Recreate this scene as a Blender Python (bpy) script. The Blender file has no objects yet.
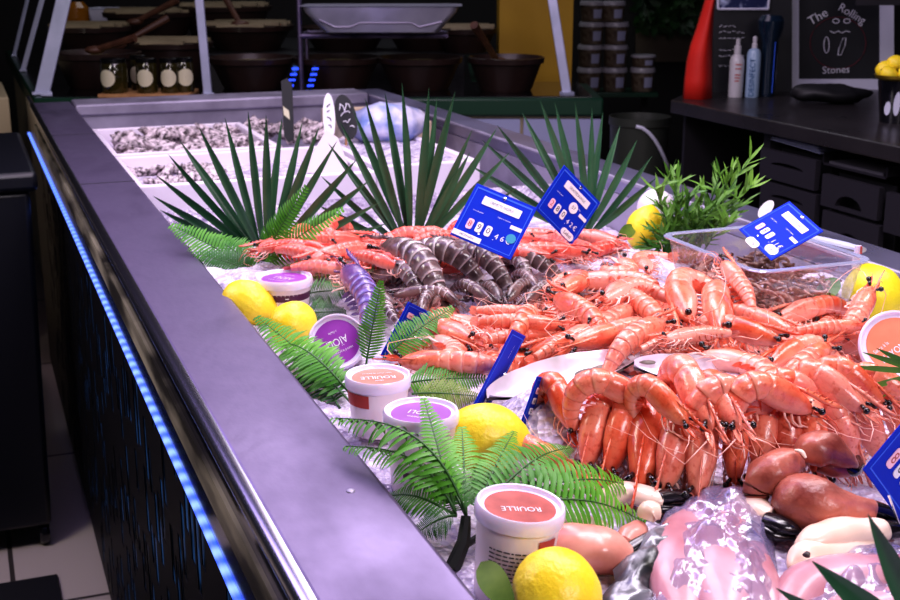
import bpy, math, random
from mathutils import Vector, Matrix, noise
V = Vector
R = random.Random(7)
COL = bpy.context.scene.collection
pi = math.pi

# ------------------------------------------------------------------ camera
F = 1250.0                       # focal length in pixels of the 900 px wide frame (50 mm)
PITCH = math.atan(347 / F)
YAW = math.atan(502 / math.hypot(F, 347))
CAM = V((0, 0, 1.42))
fwd = V((math.sin(YAW) * math.cos(PITCH), math.cos(YAW) * math.cos(PITCH), -math.sin(PITCH)))
rgt = V((math.cos(YAW), -math.sin(YAW), 0))
upv = rgt.cross(fwd)
hd = V((math.sin(YAW), math.cos(YAW), 0))          # horizontal heading
Z = V((0, 0, 1))


def ray(x, y):
    return fwd * F + rgt * (x - 450) - upv * (y - 300)


def A(x, y, z):                  # point of the ground-parallel plane at height z
    d = ray(x, y)
    return CAM + d * ((z - CAM.z) / d.z)


def AX(x, y, X):
    d = ray(x, y)
    return CAM + d * (X / d.x)


def AY(x, y, Y):
    d = ray(x, y)
    return CAM + d * (Y / d.y)


def AD(x, y, dist):              # point of the upright plane dist metres ahead
    d = ray(x, y)
    return CAM + d * (dist / d.dot(hd))


def depth(p):
    return (p - CAM).dot(fwd)


cam = bpy.data.cameras.new('camera')
cam.lens = 50
cam.sensor_width = 36
cam.clip_start = 0.02
cam.dof.use_dof = True
cam.dof.focus_distance = 1.25
cam.dof.aperture_fstop = 17
co = bpy.data.objects.new('camera', cam)
COL.objects.link(co)
co.matrix_world = Matrix(((rgt.x, upv.x, -fwd.x, 0), (rgt.y, upv.y, -fwd.y, 0), (rgt.z, upv.z, -fwd.z, CAM.z), (0, 0, 0, 1)))
bpy.context.scene.camera = co


# ------------------------------------------------------------------ materials
def lin(c):
    return tuple((v / 12.92 if v <= .04045 else ((v + .055) / 1.055) ** 2.4) for v in c)


def rgb(r, g, b):
    return lin((r / 255, g / 255, b / 255)) + (1,)


def newmat(name):
    m = bpy.data.materials.new(name)
    m.use_nodes = True
    nt = m.node_tree
    return m, nt, nt.nodes['Principled BSDF']


def mat(name, col, rough=.5, metal=0, col2=None, nscale=8, ndetail=4, stretch=None, bump=0, bscale=60, sss=0, coat=0, emit=0, rvar=0, spec=None, bands=(.35, .65)):
    m, nt, b = newmat(name)
    N, L = nt.nodes, nt.links
    b.inputs['Base Color'].default_value = col
    b.inputs['Roughness'].default_value = rough
    b.inputs['Metallic'].default_value = metal
    if spec is not None:
        b.inputs['Specular IOR Level'].default_value = spec
    if sss:
        b.inputs['Subsurface Weight'].default_value = sss
        b.inputs['Subsurface Radius'].default_value = (.01, .004, .003)
        b.inputs['Subsurface Scale'].default_value = .6
    if coat:
        b.inputs['Coat Weight'].default_value = coat
        b.inputs['Coat Roughness'].default_value = .12
    if emit:
        b.inputs['Emission Color'].default_value = col
        b.inputs['Emission Strength'].default_value = emit
    tc = N.new('ShaderNodeTexCoord')
    mp = N.new('ShaderNodeMapping')
    L.new(tc.outputs['Object'], mp.inputs[0])
    if stretch:
        mp.inputs['Scale'].default_value = stretch
    if col2 is not None or rvar:
        n = N.new('ShaderNodeTexNoise')
        n.inputs['Scale'].default_value = nscale
        n.inputs['Detail'].default_value = ndetail
        L.new(mp.outputs[0], n.inputs['Vector'])
        if col2 is not None:
            r = N.new('ShaderNodeValToRGB')
            r.color_ramp.elements[0].position = bands[0]
            r.color_ramp.elements[1].position = bands[1]
            r.color_ramp.elements[0].color = col
            r.color_ramp.elements[1].color = col2
            L.new(n.outputs[0], r.inputs[0])
            L.new(r.outputs[0], b.inputs['Base Color'])
        if rvar:
            mr = N.new('ShaderNodeMapRange')
            mr.inputs[1].default_value = .3
            mr.inputs[2].default_value = .7
            mr.inputs[3].default_value = max(.02, rough - rvar)
            mr.inputs[4].default_value = rough + rvar
            L.new(n.outputs[0], mr.inputs[0])
            L.new(mr.outputs[0], b.inputs['Roughness'])
    if bump:
        n2 = N.new('ShaderNodeTexNoise')
        n2.inputs['Scale'].default_value = bscale
        n2.inputs['Detail'].default_value = 3
        L.new(mp.outputs[0], n2.inputs['Vector'])
        bp = N.new('ShaderNodeBump')
        bp.inputs['Strength'].default_value = bump
        bp.inputs['Distance'].default_value = .003
        L.new(n2.outputs[0], bp.inputs['Height'])
        L.new(bp.outputs[0], b.inputs['Normal'])
    return m


def shell_mat(name, dorsal, dorsal2, belly, band, rough=.28, bandpow=1.0, nscale=9, var=.35, bump=.12, pale=.0, blotch=.55):
    """Crustacean shell: attribute 'pat' R = segment edge band, G = underside."""
    m, nt, b = newmat(name)
    N, L = nt.nodes, nt.links
    at = N.new('ShaderNodeAttribute')
    at.attribute_name = 'pat'
    sp = N.new('ShaderNodeSeparateColor')
    L.new(at.outputs['Color'], sp.inputs[0])
    tc = N.new('ShaderNodeTexCoord')
    oi = N.new('ShaderNodeObjectInfo')
    ad = N.new('ShaderNodeVectorMath')
    ad.operation = 'ADD'
    L.new(tc.outputs['Object'], ad.inputs[0])
    L.new(oi.outputs['Random'], ad.inputs[1])
    n = N.new('ShaderNodeTexNoise')
    n.inputs['Scale'].default_value = nscale
    n.inputs['Detail'].default_value = 5
    L.new(ad.outputs[0], n.inputs['Vector'])
    r = N.new('ShaderNodeValToRGB')
    r.color_ramp.elements[0].position = .36
    r.color_ramp.elements[1].position = .66
    r.color_ramp.elements[0].color = dorsal
    r.color_ramp.elements[1].color = dorsal2
    L.new(n.outputs[0], r.inputs[0])
    hs = N.new('ShaderNodeHueSaturation')
    mr = N.new('ShaderNodeMapRange')
    mr.inputs[3].default_value = 1 - var
    mr.inputs[4].default_value = 1 + var * .4
    L.new(oi.outputs['Random'], mr.inputs[0])
    L.new(mr.outputs[0], hs.inputs['Value'])
    pw = N.new('ShaderNodeMath')
    pw.operation = 'MULTIPLY'
    pw.inputs[1].default_value = 37.7
    L.new(oi.outputs['Random'], pw.inputs[0])
    fr = N.new('ShaderNodeMath')
    fr.operation = 'FRACT'
    L.new(pw.outputs[0], fr.inputs[0])
    fm = N.new('ShaderNodeMath')
    fm.operation = 'MULTIPLY'
    fm.inputs[1].default_value = pale
    L.new(fr.outputs[0], fm.inputs[0])
    m0 = N.new('ShaderNodeMix')
    m0.data_type = 'RGBA'
    L.new(fm.outputs[0], m0.inputs[0])
    L.new(r.outputs[0], m0.inputs[6])
    m0.inputs[7].default_value = belly
    n3 = N.new('ShaderNodeTexNoise')
    n3.inputs['Scale'].default_value = 26
    n3.inputs['Detail'].default_value = 4
    L.new(ad.outputs[0], n3.inputs['Vector'])
    r3 = N.new('ShaderNodeMapRange')
    r3.inputs[1].default_value = .52
    r3.inputs[2].default_value = .68
    r3.inputs[3].default_value = 0
    r3.inputs[4].default_value = blotch
    L.new(n3.outputs[0], r3.inputs[0])
    m9 = N.new('ShaderNodeMix')
    m9.data_type = 'RGBA'
    L.new(r3.outputs[0], m9.inputs[0])
    L.new(m0.outputs[2], m9.inputs[6])
    m9.inputs[7].default_value = (dorsal[0] * .72, dorsal[1] * .55, dorsal[2] * .62, 1)
    L.new(m9.outputs[2], hs.inputs['Color'])
    m1 = N.new('ShaderNodeMix')
    m1.data_type = 'RGBA'
    L.new(sp.outputs[1], m1.inputs[0])
    L.new(hs.outputs[0], m1.inputs[6])
    m1.inputs[7].default_value = belly
    m2 = N.new('ShaderNodeMix')
    m2.data_type = 'RGBA'
    mm = N.new('ShaderNodeMath')
    mm.operation = 'MULTIPLY'
    mm.inputs[1].default_value = bandpow
    L.new(sp.outputs[0], mm.inputs[0])
    L.new(mm.outputs[0], m2.inputs[0])
    L.new(m1.outputs[2], m2.inputs[6])
    m2.inputs[7].default_value = band
    L.new(m2.outputs[2], b.inputs['Base Color'])
    b.inputs['Roughness'].default_value = rough
    b.inputs['Subsurface Weight'].default_value = .12
    b.inputs['Subsurface Radius'].default_value = (.01, .003, .002)
    b.inputs['Coat Weight'].default_value = .35
    b.inputs['Coat Roughness'].default_value = .15
    bp = N.new('ShaderNodeBump')
    bp.inputs['Strength'].default_value = bump
    bp.inputs['Distance'].default_value = .004
    n2 = N.new('ShaderNodeTexNoise')
    n2.inputs['Scale'].default_value = 45
    L.new(ad.outputs[0], n2.inputs['Vector'])
    L.new(n2.outputs[0], bp.inputs['Height'])
    L.new(bp.outputs[0], b.inputs['Normal'])
    return m


def film_mat(name, clear=.6, tint=(.9, .9, 1, 1), gloss=.15, rough=.12, bump=0):
    m = bpy.data.materials.new(name)
    m.use_nodes = True
    nt = m.node_tree
    N, L = nt.nodes, nt.links
    for x in list(N):
        N.remove(x)
    out = N.new('ShaderNodeOutputMaterial')
    tr = N.new('ShaderNodeBsdfTransparent')
    tr.inputs[0].default_value = (1, 1, 1, 1)
    di = N.new('ShaderNodeBsdfDiffuse')
    di.inputs[0].default_value = tint
    gl = N.new('ShaderNodeBsdfGlossy')
    gl.inputs['Roughness'].default_value = rough
    m1 = N.new('ShaderNodeMixShader')
    m1.inputs[0].default_value = 1 - clear
    L.new(tr.outputs[0], m1.inputs[1])
    L.new(di.outputs[0], m1.inputs[2])
    m2 = N.new('ShaderNodeMixShader')
    lw = N.new('ShaderNodeLayerWeight')
    lw.inputs[0].default_value = .35
    mr = N.new('ShaderNodeMapRange')
    mr.inputs[3].default_value = gloss
    mr.inputs[4].default_value = min(1, gloss + .45)
    L.new(lw.outputs['Facing'], mr.inputs[0])
    L.new(mr.outputs[0], m2.inputs[0])
    L.new(m1.outputs[0], m2.inputs[1])
    L.new(gl.outputs[0], m2.inputs[2])
    L.new(m2.outputs[0], out.inputs[0])
    if bump:
        tc = N.new('ShaderNodeTexCoord')
        n = N.new('ShaderNodeTexNoise')
        n.inputs['Scale'].default_value = 24
        n.inputs['Detail'].default_value = 3
        L.new(tc.outputs['Object'], n.inputs['Vector'])
        bp = N.new('ShaderNodeBump')
        bp.inputs['Strength'].default_value = bump
        bp.inputs['Distance'].default_value = .01
        L.new(n.outputs[0], bp.inputs['Height'])
        L.new(bp.outputs[0], gl.inputs['Normal'])
        L.new(bp.outputs[0], di.inputs['Normal'])
    return m


M = {}
M['steel'] = mat('brushed_steel', (.25, .205, .34, 1), .46, .8, (.085, .072, .12, 1), 8, 9, (1, .5, 1), .12, 90, rvar=.16, bands=(.3, .72))
M['steel_dull'] = mat('dull_steel', (.26, .24, .32, 1), .42, .4, (.40, .37, .48, 1), 9, 6, None, .1, 60, rvar=.08)
M['steel_sheen'] = mat('sheen_tinted_steel', (.20, .20, .30, 1), .30, .7, (.30, .29, .44, 1), 6, 5, (1, .5, 1), .08, 80, rvar=.06)  # blue tint in the colour stands in for a bluish sheen on the ledge
M['chrome'] = mat('bright_metal', (.75, .75, .8, 1), .2, 1)
M['black_gloss'] = mat('black_gloss', (.006, .006, .009, 1), .12, 0, coat=.5)
M['black_matt'] = mat('black_matt', (.012, .012, .014, 1), .55)
M['black_panel'] = mat('black_panel', (.005, .005, .006, 1), .5, spec=.25)
M['navy_back'] = mat('navy_back', (.035, .11, .30, 1), .3, emit=.42, col2=(.002, .004, .008, 1), nscale=13, stretch=(1, 2, 1), bands=(.40, .54))  # blue patches and glow in the colour stand for rope light behind slots
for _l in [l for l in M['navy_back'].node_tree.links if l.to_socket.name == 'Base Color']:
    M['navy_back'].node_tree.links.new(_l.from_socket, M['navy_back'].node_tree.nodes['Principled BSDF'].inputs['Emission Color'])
M['ice'] = None
M['prawn'] = shell_mat('cooked_shell', rgb(228, 84, 48), rgb(246, 138, 100), rgb(250, 186, 170), rgb(252, 180, 154), var=.16, bandpow=.65, nscale=5, pale=.45, rough=.24)
M['prawn_red'] = shell_mat('cooked_red_shell', rgb(230, 66, 50), rgb(244, 108, 88), rgb(250, 168, 152), rgb(248, 156, 136), var=.15, bandpow=.5, pale=.6)
M['tiger'] = shell_mat('tiger_shell', rgb(74, 60, 62), rgb(138, 112, 108), rgb(150, 112, 106), rgb(240, 230, 234), rough=.2, var=.2, bandpow=1.0, nscale=7)
M['violet'] = shell_mat('violet_shell', rgb(84, 66, 130), rgb(128, 88, 140), rgb(196, 130, 136), rgb(150, 135, 210), rough=.2, var=.1)
M['grey_shrimp'] = shell_mat('grey_shrimp_shell', rgb(88, 54, 44), rgb(142, 100, 84), rgb(150, 108, 94), rgb(176, 136, 120), var=.35)
M['leg'] = mat('prawn_leg', rgb(244, 164, 140), .35, col2=rgb(253, 218, 206), nscale=9)
M['leg_dark'] = mat('tiger_leg', rgb(96, 50, 48), .35, col2=rgb(160, 105, 100), nscale=12)
M['eye'] = mat('prawn_eye', (.004, .004, .005, 1), .12, coat=.6)
M['lemon'] = mat('lemon_peel', rgb(248, 214, 32), .38, col2=rgb(252, 228, 70), nscale=14, bump=.35, bscale=170, sss=.08)
M['lemon_dim'] = mat('lemon_peel_green', rgb(226, 212, 30), .4, col2=rgb(240, 226, 60), nscale=14, bump=.3, bscale=170)
M['tub'] = mat('frosted_plastic', rgb(236, 222, 228), .3, sss=.2)
M['lid'] = mat('lid_plastic', rgb(236, 226, 250), .22, sss=.2, coat=.3)
M['purple'] = mat('purple_print', rgb(140, 52, 158), .35, col2=rgb(160, 76, 180), nscale=20)
M['orange_print'] = mat('orange_print', rgb(222, 110, 92), .35, col2=rgb(232, 130, 108), nscale=30)
M['peach_print'] = mat('peach_print', rgb(226, 128, 96), .35, col2=rgb(236, 144, 110), nscale=30)
M['red_print'] = mat('red_print', rgb(178, 70, 62), .4)
M['rust'] = mat('rust_contents', rgb(150, 66, 58), .4, col2=rgb(190, 92, 80), nscale=40)
M['plum'] = mat('plum_band', rgb(84, 36, 70), .4)
M['white'] = mat('white_print', rgb(236, 234, 242), .45)
M['ink'] = mat('ink', rgb(36, 32, 44), .5)
M['pink_tag'] = mat('pink_tag', rgb(246, 196, 214), .45)
M['blue_card'] = mat('blue_card', rgb(14, 48, 186), .6, spec=.12)
M['blue_edge'] = mat('blue_edge', rgb(70, 112, 232), .6, spec=.12)
M['teal'] = mat('teal_dot', rgb(60, 150, 180), .4)
M['fern'] = mat('fern_leaf', rgb(46, 112, 28), .42, col2=rgb(100, 166, 50), nscale=9, spec=.3)
M['fern_dark'] = mat('fern_dark', rgb(36, 88, 34), .42, col2=rgb(70, 130, 44), nscale=9, spec=.3)
M['fern_olive'] = mat('fern_olive', rgb(132, 124, 62), .5, col2=rgb(110, 140, 60), nscale=9, spec=.3)
M['stem'] = mat('black_stem', rgb(24, 30, 22), .5)
M['fern_stem'] = mat('green_stem', rgb(46, 92, 34), .45)
M['palm'] = mat('palm_blade', rgb(36, 78, 52), .34, col2=rgb(72, 116, 82), nscale=6, spec=.4)
M['bamboo'] = mat('bamboo_leaf', rgb(44, 96, 36), .42, col2=rgb(120, 164, 66), nscale=7, spec=.3)
M['leafgreen'] = mat('pale_leaf', rgb(64, 92, 30), .5, col2=rgb(104, 128, 50), nscale=30, spec=.2)
M['foam'] = mat('white_foam', rgb(232, 222, 236), .6, bump=.1, bscale=200)
M['oyster'] = mat('oyster_shell', rgb(62, 54, 56), .6, col2=rgb(228, 212, 218), nscale=3.2, ndetail=9, bump=.8, bscale=12, bands=(.38, .60))
M['pearl'] = mat('pearl_shell', rgb(240, 228, 240), .28, col2=rgb(176, 166, 160), nscale=11, coat=.4, bands=(.52, .70))
M['pearl_dark'] = mat('shell_dark', rgb(52, 46, 48), .5, col2=rgb(120, 108, 96), nscale=60)
M['claw'] = mat('claw_shell', rgb(118, 50, 42), .36, col2=rgb(206, 122, 100), nscale=22, ndetail=6, coat=.1, bump=.35, bscale=150)
M['claw_pale'] = mat('claw_pale', rgb(236, 202, 176), .32, col2=rgb(244, 218, 200), nscale=22, coat=.3)
M['claw_pink'] = mat('claw_pink', rgb(184, 100, 88), .36, col2=rgb(226, 158, 140), nscale=22, coat=.3)
M['claw_tip'] = mat('claw_tip', rgb(24, 20, 26), .22, coat=.4)
M['fillet'] = mat('fish_flesh', rgb(170, 104, 114), .4, col2=rgb(204, 156, 168), nscale=9, stretch=(2, 1, 1), sss=.2, coat=.4)
M['film'] = film_mat('plastic_film', .66, (.46, .40, .68, 1), .06, .22, .6)
M['clear'] = film_mat('clear_plastic', .93, (.85, .85, .95, 1), .08, .06)
M['glass'] = film_mat('clear_glass', .93, (.8, .9, .95, 1), .05, .03)
M['foil'] = mat('silver_foil', (.03, .035, .03, 1), .3, .6, (.42, .42, .48, 1), 13, 3, bump=.5, bscale=40)
M['green_paint'] = mat('green_paint', rgb(24, 62, 44), .4, coat=.2)
M['bowl'] = mat('brown_bowl', rgb(40, 28, 26), .4, col2=rgb(54, 38, 34), nscale=6, coat=.2)
M['olive'] = mat('bowl_contents', rgb(96, 84, 44), .35, col2=rgb(150, 136, 84), nscale=60)
M['wood'] = mat('pale_wood', rgb(168, 122, 80), .5, col2=rgb(190, 146, 100), nscale=6, stretch=(1, 14, 1))
M['wood_dark'] = mat('dark_wood', rgb(74, 46, 34), .5, col2=rgb(94, 62, 44), nscale=6, stretch=(1, 14, 1))
M['slat'] = mat('pale_slat', rgb(150, 140, 112), .5, col2=rgb(118, 106, 82), nscale=5)
M['jar'] = mat('dark_jar', rgb(34, 32, 14), .08, coat=.6, col2=rgb(58, 52, 20), nscale=18)
M['jar_lid'] = mat('jar_lid', rgb(30, 30, 32), .25, .6)
M['cream'] = mat('cream_label', rgb(214, 208, 180), .5)
M['yellow'] = mat('yellow_pillar', rgb(176, 140, 14), .55, col2=rgb(166, 130, 12), nscale=3)
M['post'] = mat('guard_post', (.62, .64, .86, 1), .4, .3, (.46, .50, .66, 1), 9, 6, rvar=.1)
M['tray'] = mat('tray_metal', (.5, .5, .62, 1), .35, .5, (.36, .36, .46, 1), 7, 4)
M['drawer_white'] = mat('pale_front', rgb(158, 162, 196), .5)
M['red'] = mat('red_cloth', rgb(206, 40, 26), .6, col2=rgb(190, 34, 22), nscale=9)
M['slate'] = mat('slate_board', rgb(26, 28, 32), .6, col2=rgb(34, 36, 40), nscale=8)
M['chalk'] = mat('chalk', rgb(215, 215, 225), .8)
M['chalk_red'] = mat('chalk_red', rgb(110, 34, 48), .8)
M['worktop'] = mat('dark_worktop', rgb(40, 38, 40), .3, col2=rgb(48, 45, 47), nscale=4, rvar=.06)
M['cabinet'] = mat('dark_cabinet', rgb(32, 30, 34), .5)
M['cabinet2'] = mat('dark_drawer', rgb(44, 42, 48), .45)
M['frame_grey'] = mat('grey_frame', rgb(205, 206, 222), .5)
M['navy'] = mat('dark_cup', rgb(20, 36, 52), .2, coat=.4)
M['screen'] = mat('blue_poster', rgb(26, 36, 80), .3, col2=rgb(180, 190, 220), nscale=24, bands=(.5, .7))
M['bottle_white'] = mat('white_bottle', rgb(190, 188, 192), .3)
M['bottle_blue'] = mat('blue_bottle', rgb(150, 172, 196), .3)
M['blue_ink'] = mat('blue_ink', rgb(40, 86, 130), .4)
M['bin'] = mat('black_bin', rgb(20, 22, 30), .38)
M['floor'] = None
M['wall'] = mat('dark_wall', rgb(26, 26, 28), .8, col2=rgb(34, 33, 34), nscale=2)
M['beige'] = mat('beige_crate', rgb(186, 172, 140), .6)
M['paper'] = mat('paper', rgb(170, 174, 200), .6)
M['tubmix'] = mat('tub_contents', rgb(72, 56, 44), .4, col2=rgb(116, 106, 90), nscale=60)
M['hedge'] = mat('dark_leaf', rgb(18, 46, 22), .5, col2=rgb(38, 76, 30), nscale=5)
M['bin_grey'] = mat('grey_bin', rgb(52, 56, 50), .4)
M['blue_bag'] = mat('blue_bag', rgb(120, 140, 200), .3, col2=rgb(224, 220, 240), nscale=18, bump=.5, bscale=30, coat=.4)
M['cone'] = mat('white_card', rgb(206, 194, 202), .6)
M['blue_led'] = None


def ice_mat():
    m, nt, b = newmat('crushed_ice')
    N, L = nt.nodes, nt.links
    tc = N.new('ShaderNodeTexCoord')
    v = N.new('ShaderNodeTexVoronoi')
    v.inputs['Scale'].default_value = 130
    n = N.new('ShaderNodeTexNoise')
    n.inputs['Scale'].default_value = 45
    n.inputs['Detail'].default_value = 5
    L.new(tc.outputs['Object'], v.inputs['Vector'])
    L.new(tc.outputs['Object'], n.inputs['Vector'])
    r = N.new('ShaderNodeValToRGB')
    r.color_ramp.elements[0].color = rgb(160, 146, 178)
    r.color_ramp.elements[1].color = rgb(240, 232, 246)
    r.color_ramp.elements[0].position = .3
    r.color_ramp.elements[1].position = .65
    L.new(n.outputs[0], r.inputs[0])
    L.new(r.outputs[0], b.inputs['Base Color'])
    ad = N.new('ShaderNodeMath')
    L.new(v.outputs['Distance'], ad.inputs[0])
    L.new(n.outputs[0], ad.inputs[1])
    bp = N.new('ShaderNodeBump')
    bp.inputs['Strength'].default_value = .9
    bp.inputs['Distance'].default_value = .006
    L.new(ad.outputs[0], bp.inputs['Height'])
    L.new(bp.outputs[0], b.inputs['Normal'])
    b.inputs['Roughness'].default_value = .22
    b.inputs['Subsurface Weight'].default_value = .15
    b.inputs['Subsurface Radius'].default_value = (.01, .01, .012)
    return m


def led_mat():
    m, nt, b = newmat('rope_light')
    N, L = nt.nodes, nt.links
    tc = N.new('ShaderNodeTexCoord')
    w = N.new('ShaderNodeTexWave')
    w.bands_direction = 'Y'
    w.inputs['Scale'].default_value = 13
    w.inputs['Distortion'].default_value = 0
    mp = N.new('ShaderNodeMapping')
    mp.inputs['Rotation'].default_value = (-.9, 0, 0)
    L.new(tc.outputs['Object'], mp.inputs[0])
    L.new(mp.outputs[0], w.inputs['Vector'])
    r = N.new('ShaderNodeValToRGB')
    r.color_ramp.elements[0].color = (.03, .10, .95, 1)
    r.color_ramp.elements[1].color = (.22, .38, 1, 1)
    L.new(w.outputs[0], r.inputs[0])
    L.new(r.outputs[0], b.inputs['Emission Color'])
    b.inputs['Emission Strength'].default_value = 1.7
    b.inputs['Base Color'].default_value = (.1, .1, .3, 1)
    return m


def floor_mat():
    m, nt, b = newmat('floor_tile')
    N, L = nt.nodes, nt.links
    tc = N.new('ShaderNodeTexCoord')
    br = N.new('ShaderNodeTexBrick')
    br.offset = 0
    br.inputs['Scale'].default_value = 1
    br.inputs['Brick Width'].default_value = .9
    br.inputs['Row Height'].default_value = .9
    br.inputs['Mortar Size'].default_value = .006
    br.inputs['Color1'].default_value = rgb(196, 184, 172)
    br.inputs['Color2'].default_value = rgb(184, 172, 162)
    br.inputs['Mortar'].default_value = rgb(70, 64, 60)
    L.new(tc.outputs['Object'], br.inputs['Vector'])
    L.new(br.outputs[0], b.inputs['Base Color'])
    b.inputs['Roughness'].default_value = .4
    return m


M['ice'] = ice_mat()
M['blue_led'] = led_mat()
M['floor'] = floor_mat()


# ------------------------------------------------------------------ mesh building
class MB:
    def __init__(s):
        s.v, s.f, s.c, s.mi = [], [], [], []

    def add(s, vs, fs, cols=None, mi=0):
        o = len(s.v)
        s.v += [tuple(p) for p in vs]
        s.c += cols if cols else [(0, 0, 0)] * len(vs)
        s.f += [tuple(i + o for i in f) for f in fs]
        s.mi += [mi] * len(fs)

    def rings(s, rs, cap=True, cols=None, mi=0, close=True):
        n = len(rs[0])
        vs = [p for r in rs for p in r]
        fs = []
        for i in range(len(rs) - 1):
            for j in range(n if close else n - 1):
                k = (j + 1) % n
                fs.append((i * n + j, i * n + k, (i + 1) * n + k, (i + 1) * n + j))
        if cap and close:
            fs.append(tuple(range(n - 1, -1, -1)))
            fs.append(tuple((len(rs) - 1) * n + j for j in range(n)))
        s.add(vs, fs, cols, mi)

    def box(s, c, sz, rot=None, mi=0):
        vs = []
        for x in (-.5, .5):
            for y in (-.5, .5):
                for z in (-.5, .5):
                    p = V((x * sz[0], y * sz[1], z * sz[2]))
                    if rot:
                        p = rot @ p
                    vs.append(p + V(c))
        s.add(vs, [(0, 1, 3, 2), (4, 6, 7, 5), (0, 4, 5, 1), (2, 3, 7, 6), (0, 2, 6, 4), (1, 5, 7, 3)], mi=mi)

    def bb(s, x0, x1, y0, y1, z0, z1, mi=0):
        s.box(((x0 + x1) / 2, (y0 + y1) / 2, (z0 + z1) / 2), (x1 - x0, y1 - y0, z1 - z0), mi=mi)

    def hexa(s, q0, q1, mi=0):
        """prism between two matching polygons"""
        n = len(q0)
        vs = list(q0) + list(q1)
        fs = [tuple(range(n - 1, -1, -1)), tuple(range(n, 2 * n))]
        for i in range(n):
            j = (i + 1) % n
            fs.append((i, j, n + j, n + i))
        s.add(vs, fs, mi=mi)

    def tube(s, pts, rad, n=6, mi=0, flat=1.0, ref=None):
        pts = [V(p) for p in pts]
        rs = []
        for i, p in enumerate(pts):
            t = (pts[min(i + 1, len(pts) - 1)] - pts[max(i - 1, 0)])
            t = t.normalized() if t.length > 1e-9 else V((1, 0, 0))
            rf = V(ref) if ref else (Z if abs(t.z) < .9 else V((1, 0, 0)))
            a = t.cross(rf).normalized()
            b = a.cross(t)
            r = rad[i] if isinstance(rad, (list, tuple)) else rad
            rs.append([p + a * (math.cos(2 * pi * j / n) * r) + b * (math.sin(2 * pi * j / n) * r * flat) for j in range(n)])
        s.rings(rs, mi=mi)

    def lathe(s, prof, n=28, c=(0, 0, 0), mi=0, cap=False):
        c = V(c)
        rs = [[c + V((math.cos(2 * pi * j / n) * r, math.sin(2 * pi * j / n) * r, z)) for j in range(n)] for r, z in prof]
        s.rings(rs, cap=cap, mi=mi)

    def ball(s, c, r, n=12, m=8, mi=0, sc=(1, 1, 1)):
        c = V(c)
        rs = []
        for i in range(m + 1):
            a = pi * i / m
            rr = max(1e-4, math.sin(a)) * r
            rs.append([c + V((math.cos(2 * pi * j / n) * rr * sc[0], math.sin(2 * pi * j / n) * rr * sc[1], -math.cos(a) * r * sc[2])) for j in range(n)])
        s.rings(rs, cap=True, mi=mi)

    def leaf(s, a, b, w, nrm, fold=.25, bow=0, mi=0, k=5, shape=None):
        """lance-shaped blade from a to b, folded along its midrib"""
        a, b, nrm = V(a), V(b), V(nrm)
        t = b - a
        sd = t.cross(nrm).normalized()
        up = sd.cross(t).normalized()
        L_ = t.length
        vs, fs = [], []
        for i in range(k + 1):
            u = i / k
            ww = w * (shape(u) if shape else (math.sin(pi * min(1, u * .86 + .14)) ** .8)) if i < k else w * .03
            p = a + t * u + up * (bow * L_ * math.sin(pi * u))
            vs += [p - sd * ww + up * (fold * ww), p, p + sd * ww + up * (fold * ww)]
        for i in range(k):
            o = i * 3
            fs += [(o, o + 1, o + 4, o + 3), (o + 1, o + 2, o + 5, o + 4)]
        s.add(vs, fs, mi=mi)

    def mesh(s, name, mats, smooth=True, cols=False, auto=None):
        me = bpy.data.meshes.new(name)
        me.from_pydata(s.v, [], s.f)
        for m in (mats if isinstance(mats, (list, tuple)) else [mats]):
            me.materials.append(m)
        if any(s.mi):
            me.polygons.foreach_set('material_index', s.mi)
        if smooth:
            me.polygons.foreach_set('use_smooth', [True] * len(me.polygons))
            if auto is not None:
                me.set_sharp_from_angle(angle=math.radians(auto))
        if cols:
            at = me.color_attributes.new('pat', 'FLOAT_COLOR', 'POINT')
            at.data.foreach_set('color', [x for c in s.c for x in (c[0], c[1], c[2], 1)])
        me.update()
        return me

    def obj(s, name, mats, parent=None, smooth=True, cols=False, auto=35, bevel=0):
        o = bpy.data.objects.new(name, s.mesh(name, mats, smooth, cols, auto))
        COL.objects.link(o)
        if parent:
            o.parent = parent
        if bevel:
            md = o.modifiers.new('soft_edge', 'BEVEL')
            md.width = bevel
            md.segments = 2
            md.limit_method = 'ANGLE'
        return o


def link(name, me, parent=None):
    o = bpy.data.objects.new(name, me)
    COL.objects.link(o)
    o.parent = parent
    return o


def tag(o, label, cat, group=None, kind=None):
    o['label'] = label
    o['category'] = cat
    if group:
        o['group'] = group
    if kind:
        o['kind'] = kind
    n = len(label.split())
    if not 4 <= n <= 16:
        print('LABEL', n, label)
    return o


def empty(name, label, cat, mw=None, group=None):
    o = bpy.data.objects.new(name, None)
    o.empty_display_size = .03
    COL.objects.link(o)
    if mw is not None:
        o.matrix_world = mw if isinstance(mw, Matrix) else Matrix.Translation(mw)
    return tag(o, label, cat, group)


def frame(o, x, y, z, s=1.0):
    m = Matrix.Identity(4)
    for i, a in enumerate((x, y, z)):
        for k in range(3):
            m[k][i] = a[k] * s
    for k in range(3):
        m[k][3] = o[k]
    return m


def struct(name, mb, m, **k):
    o = mb.obj(name, m, **k)
    o['kind'] = 'structure'
    return o


TXT = {}


def text_mesh(body, size, align='CENTER', ext=0.0):
    key = (body, size, align)
    if key in TXT:
        return TXT[key]
    cu = bpy.data.curves.new('lettering', 'FONT')
    cu.body = body
    cu.size = size
    cu.align_x = align
    cu.align_y = 'CENTER'
    cu.extrude = ext
    cu.resolution_u = 3
    o = bpy.data.objects.new('lettering', cu)
    COL.objects.link(o)
    dg = bpy.context.evaluated_depsgraph_get()
    me = bpy.data.meshes.new_from_object(o.evaluated_get(dg))
    me.name = 'lettering'
    bpy.data.objects.remove(o)
    bpy.data.curves.remove(cu)
    TXT[key] = me
    return me


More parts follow.
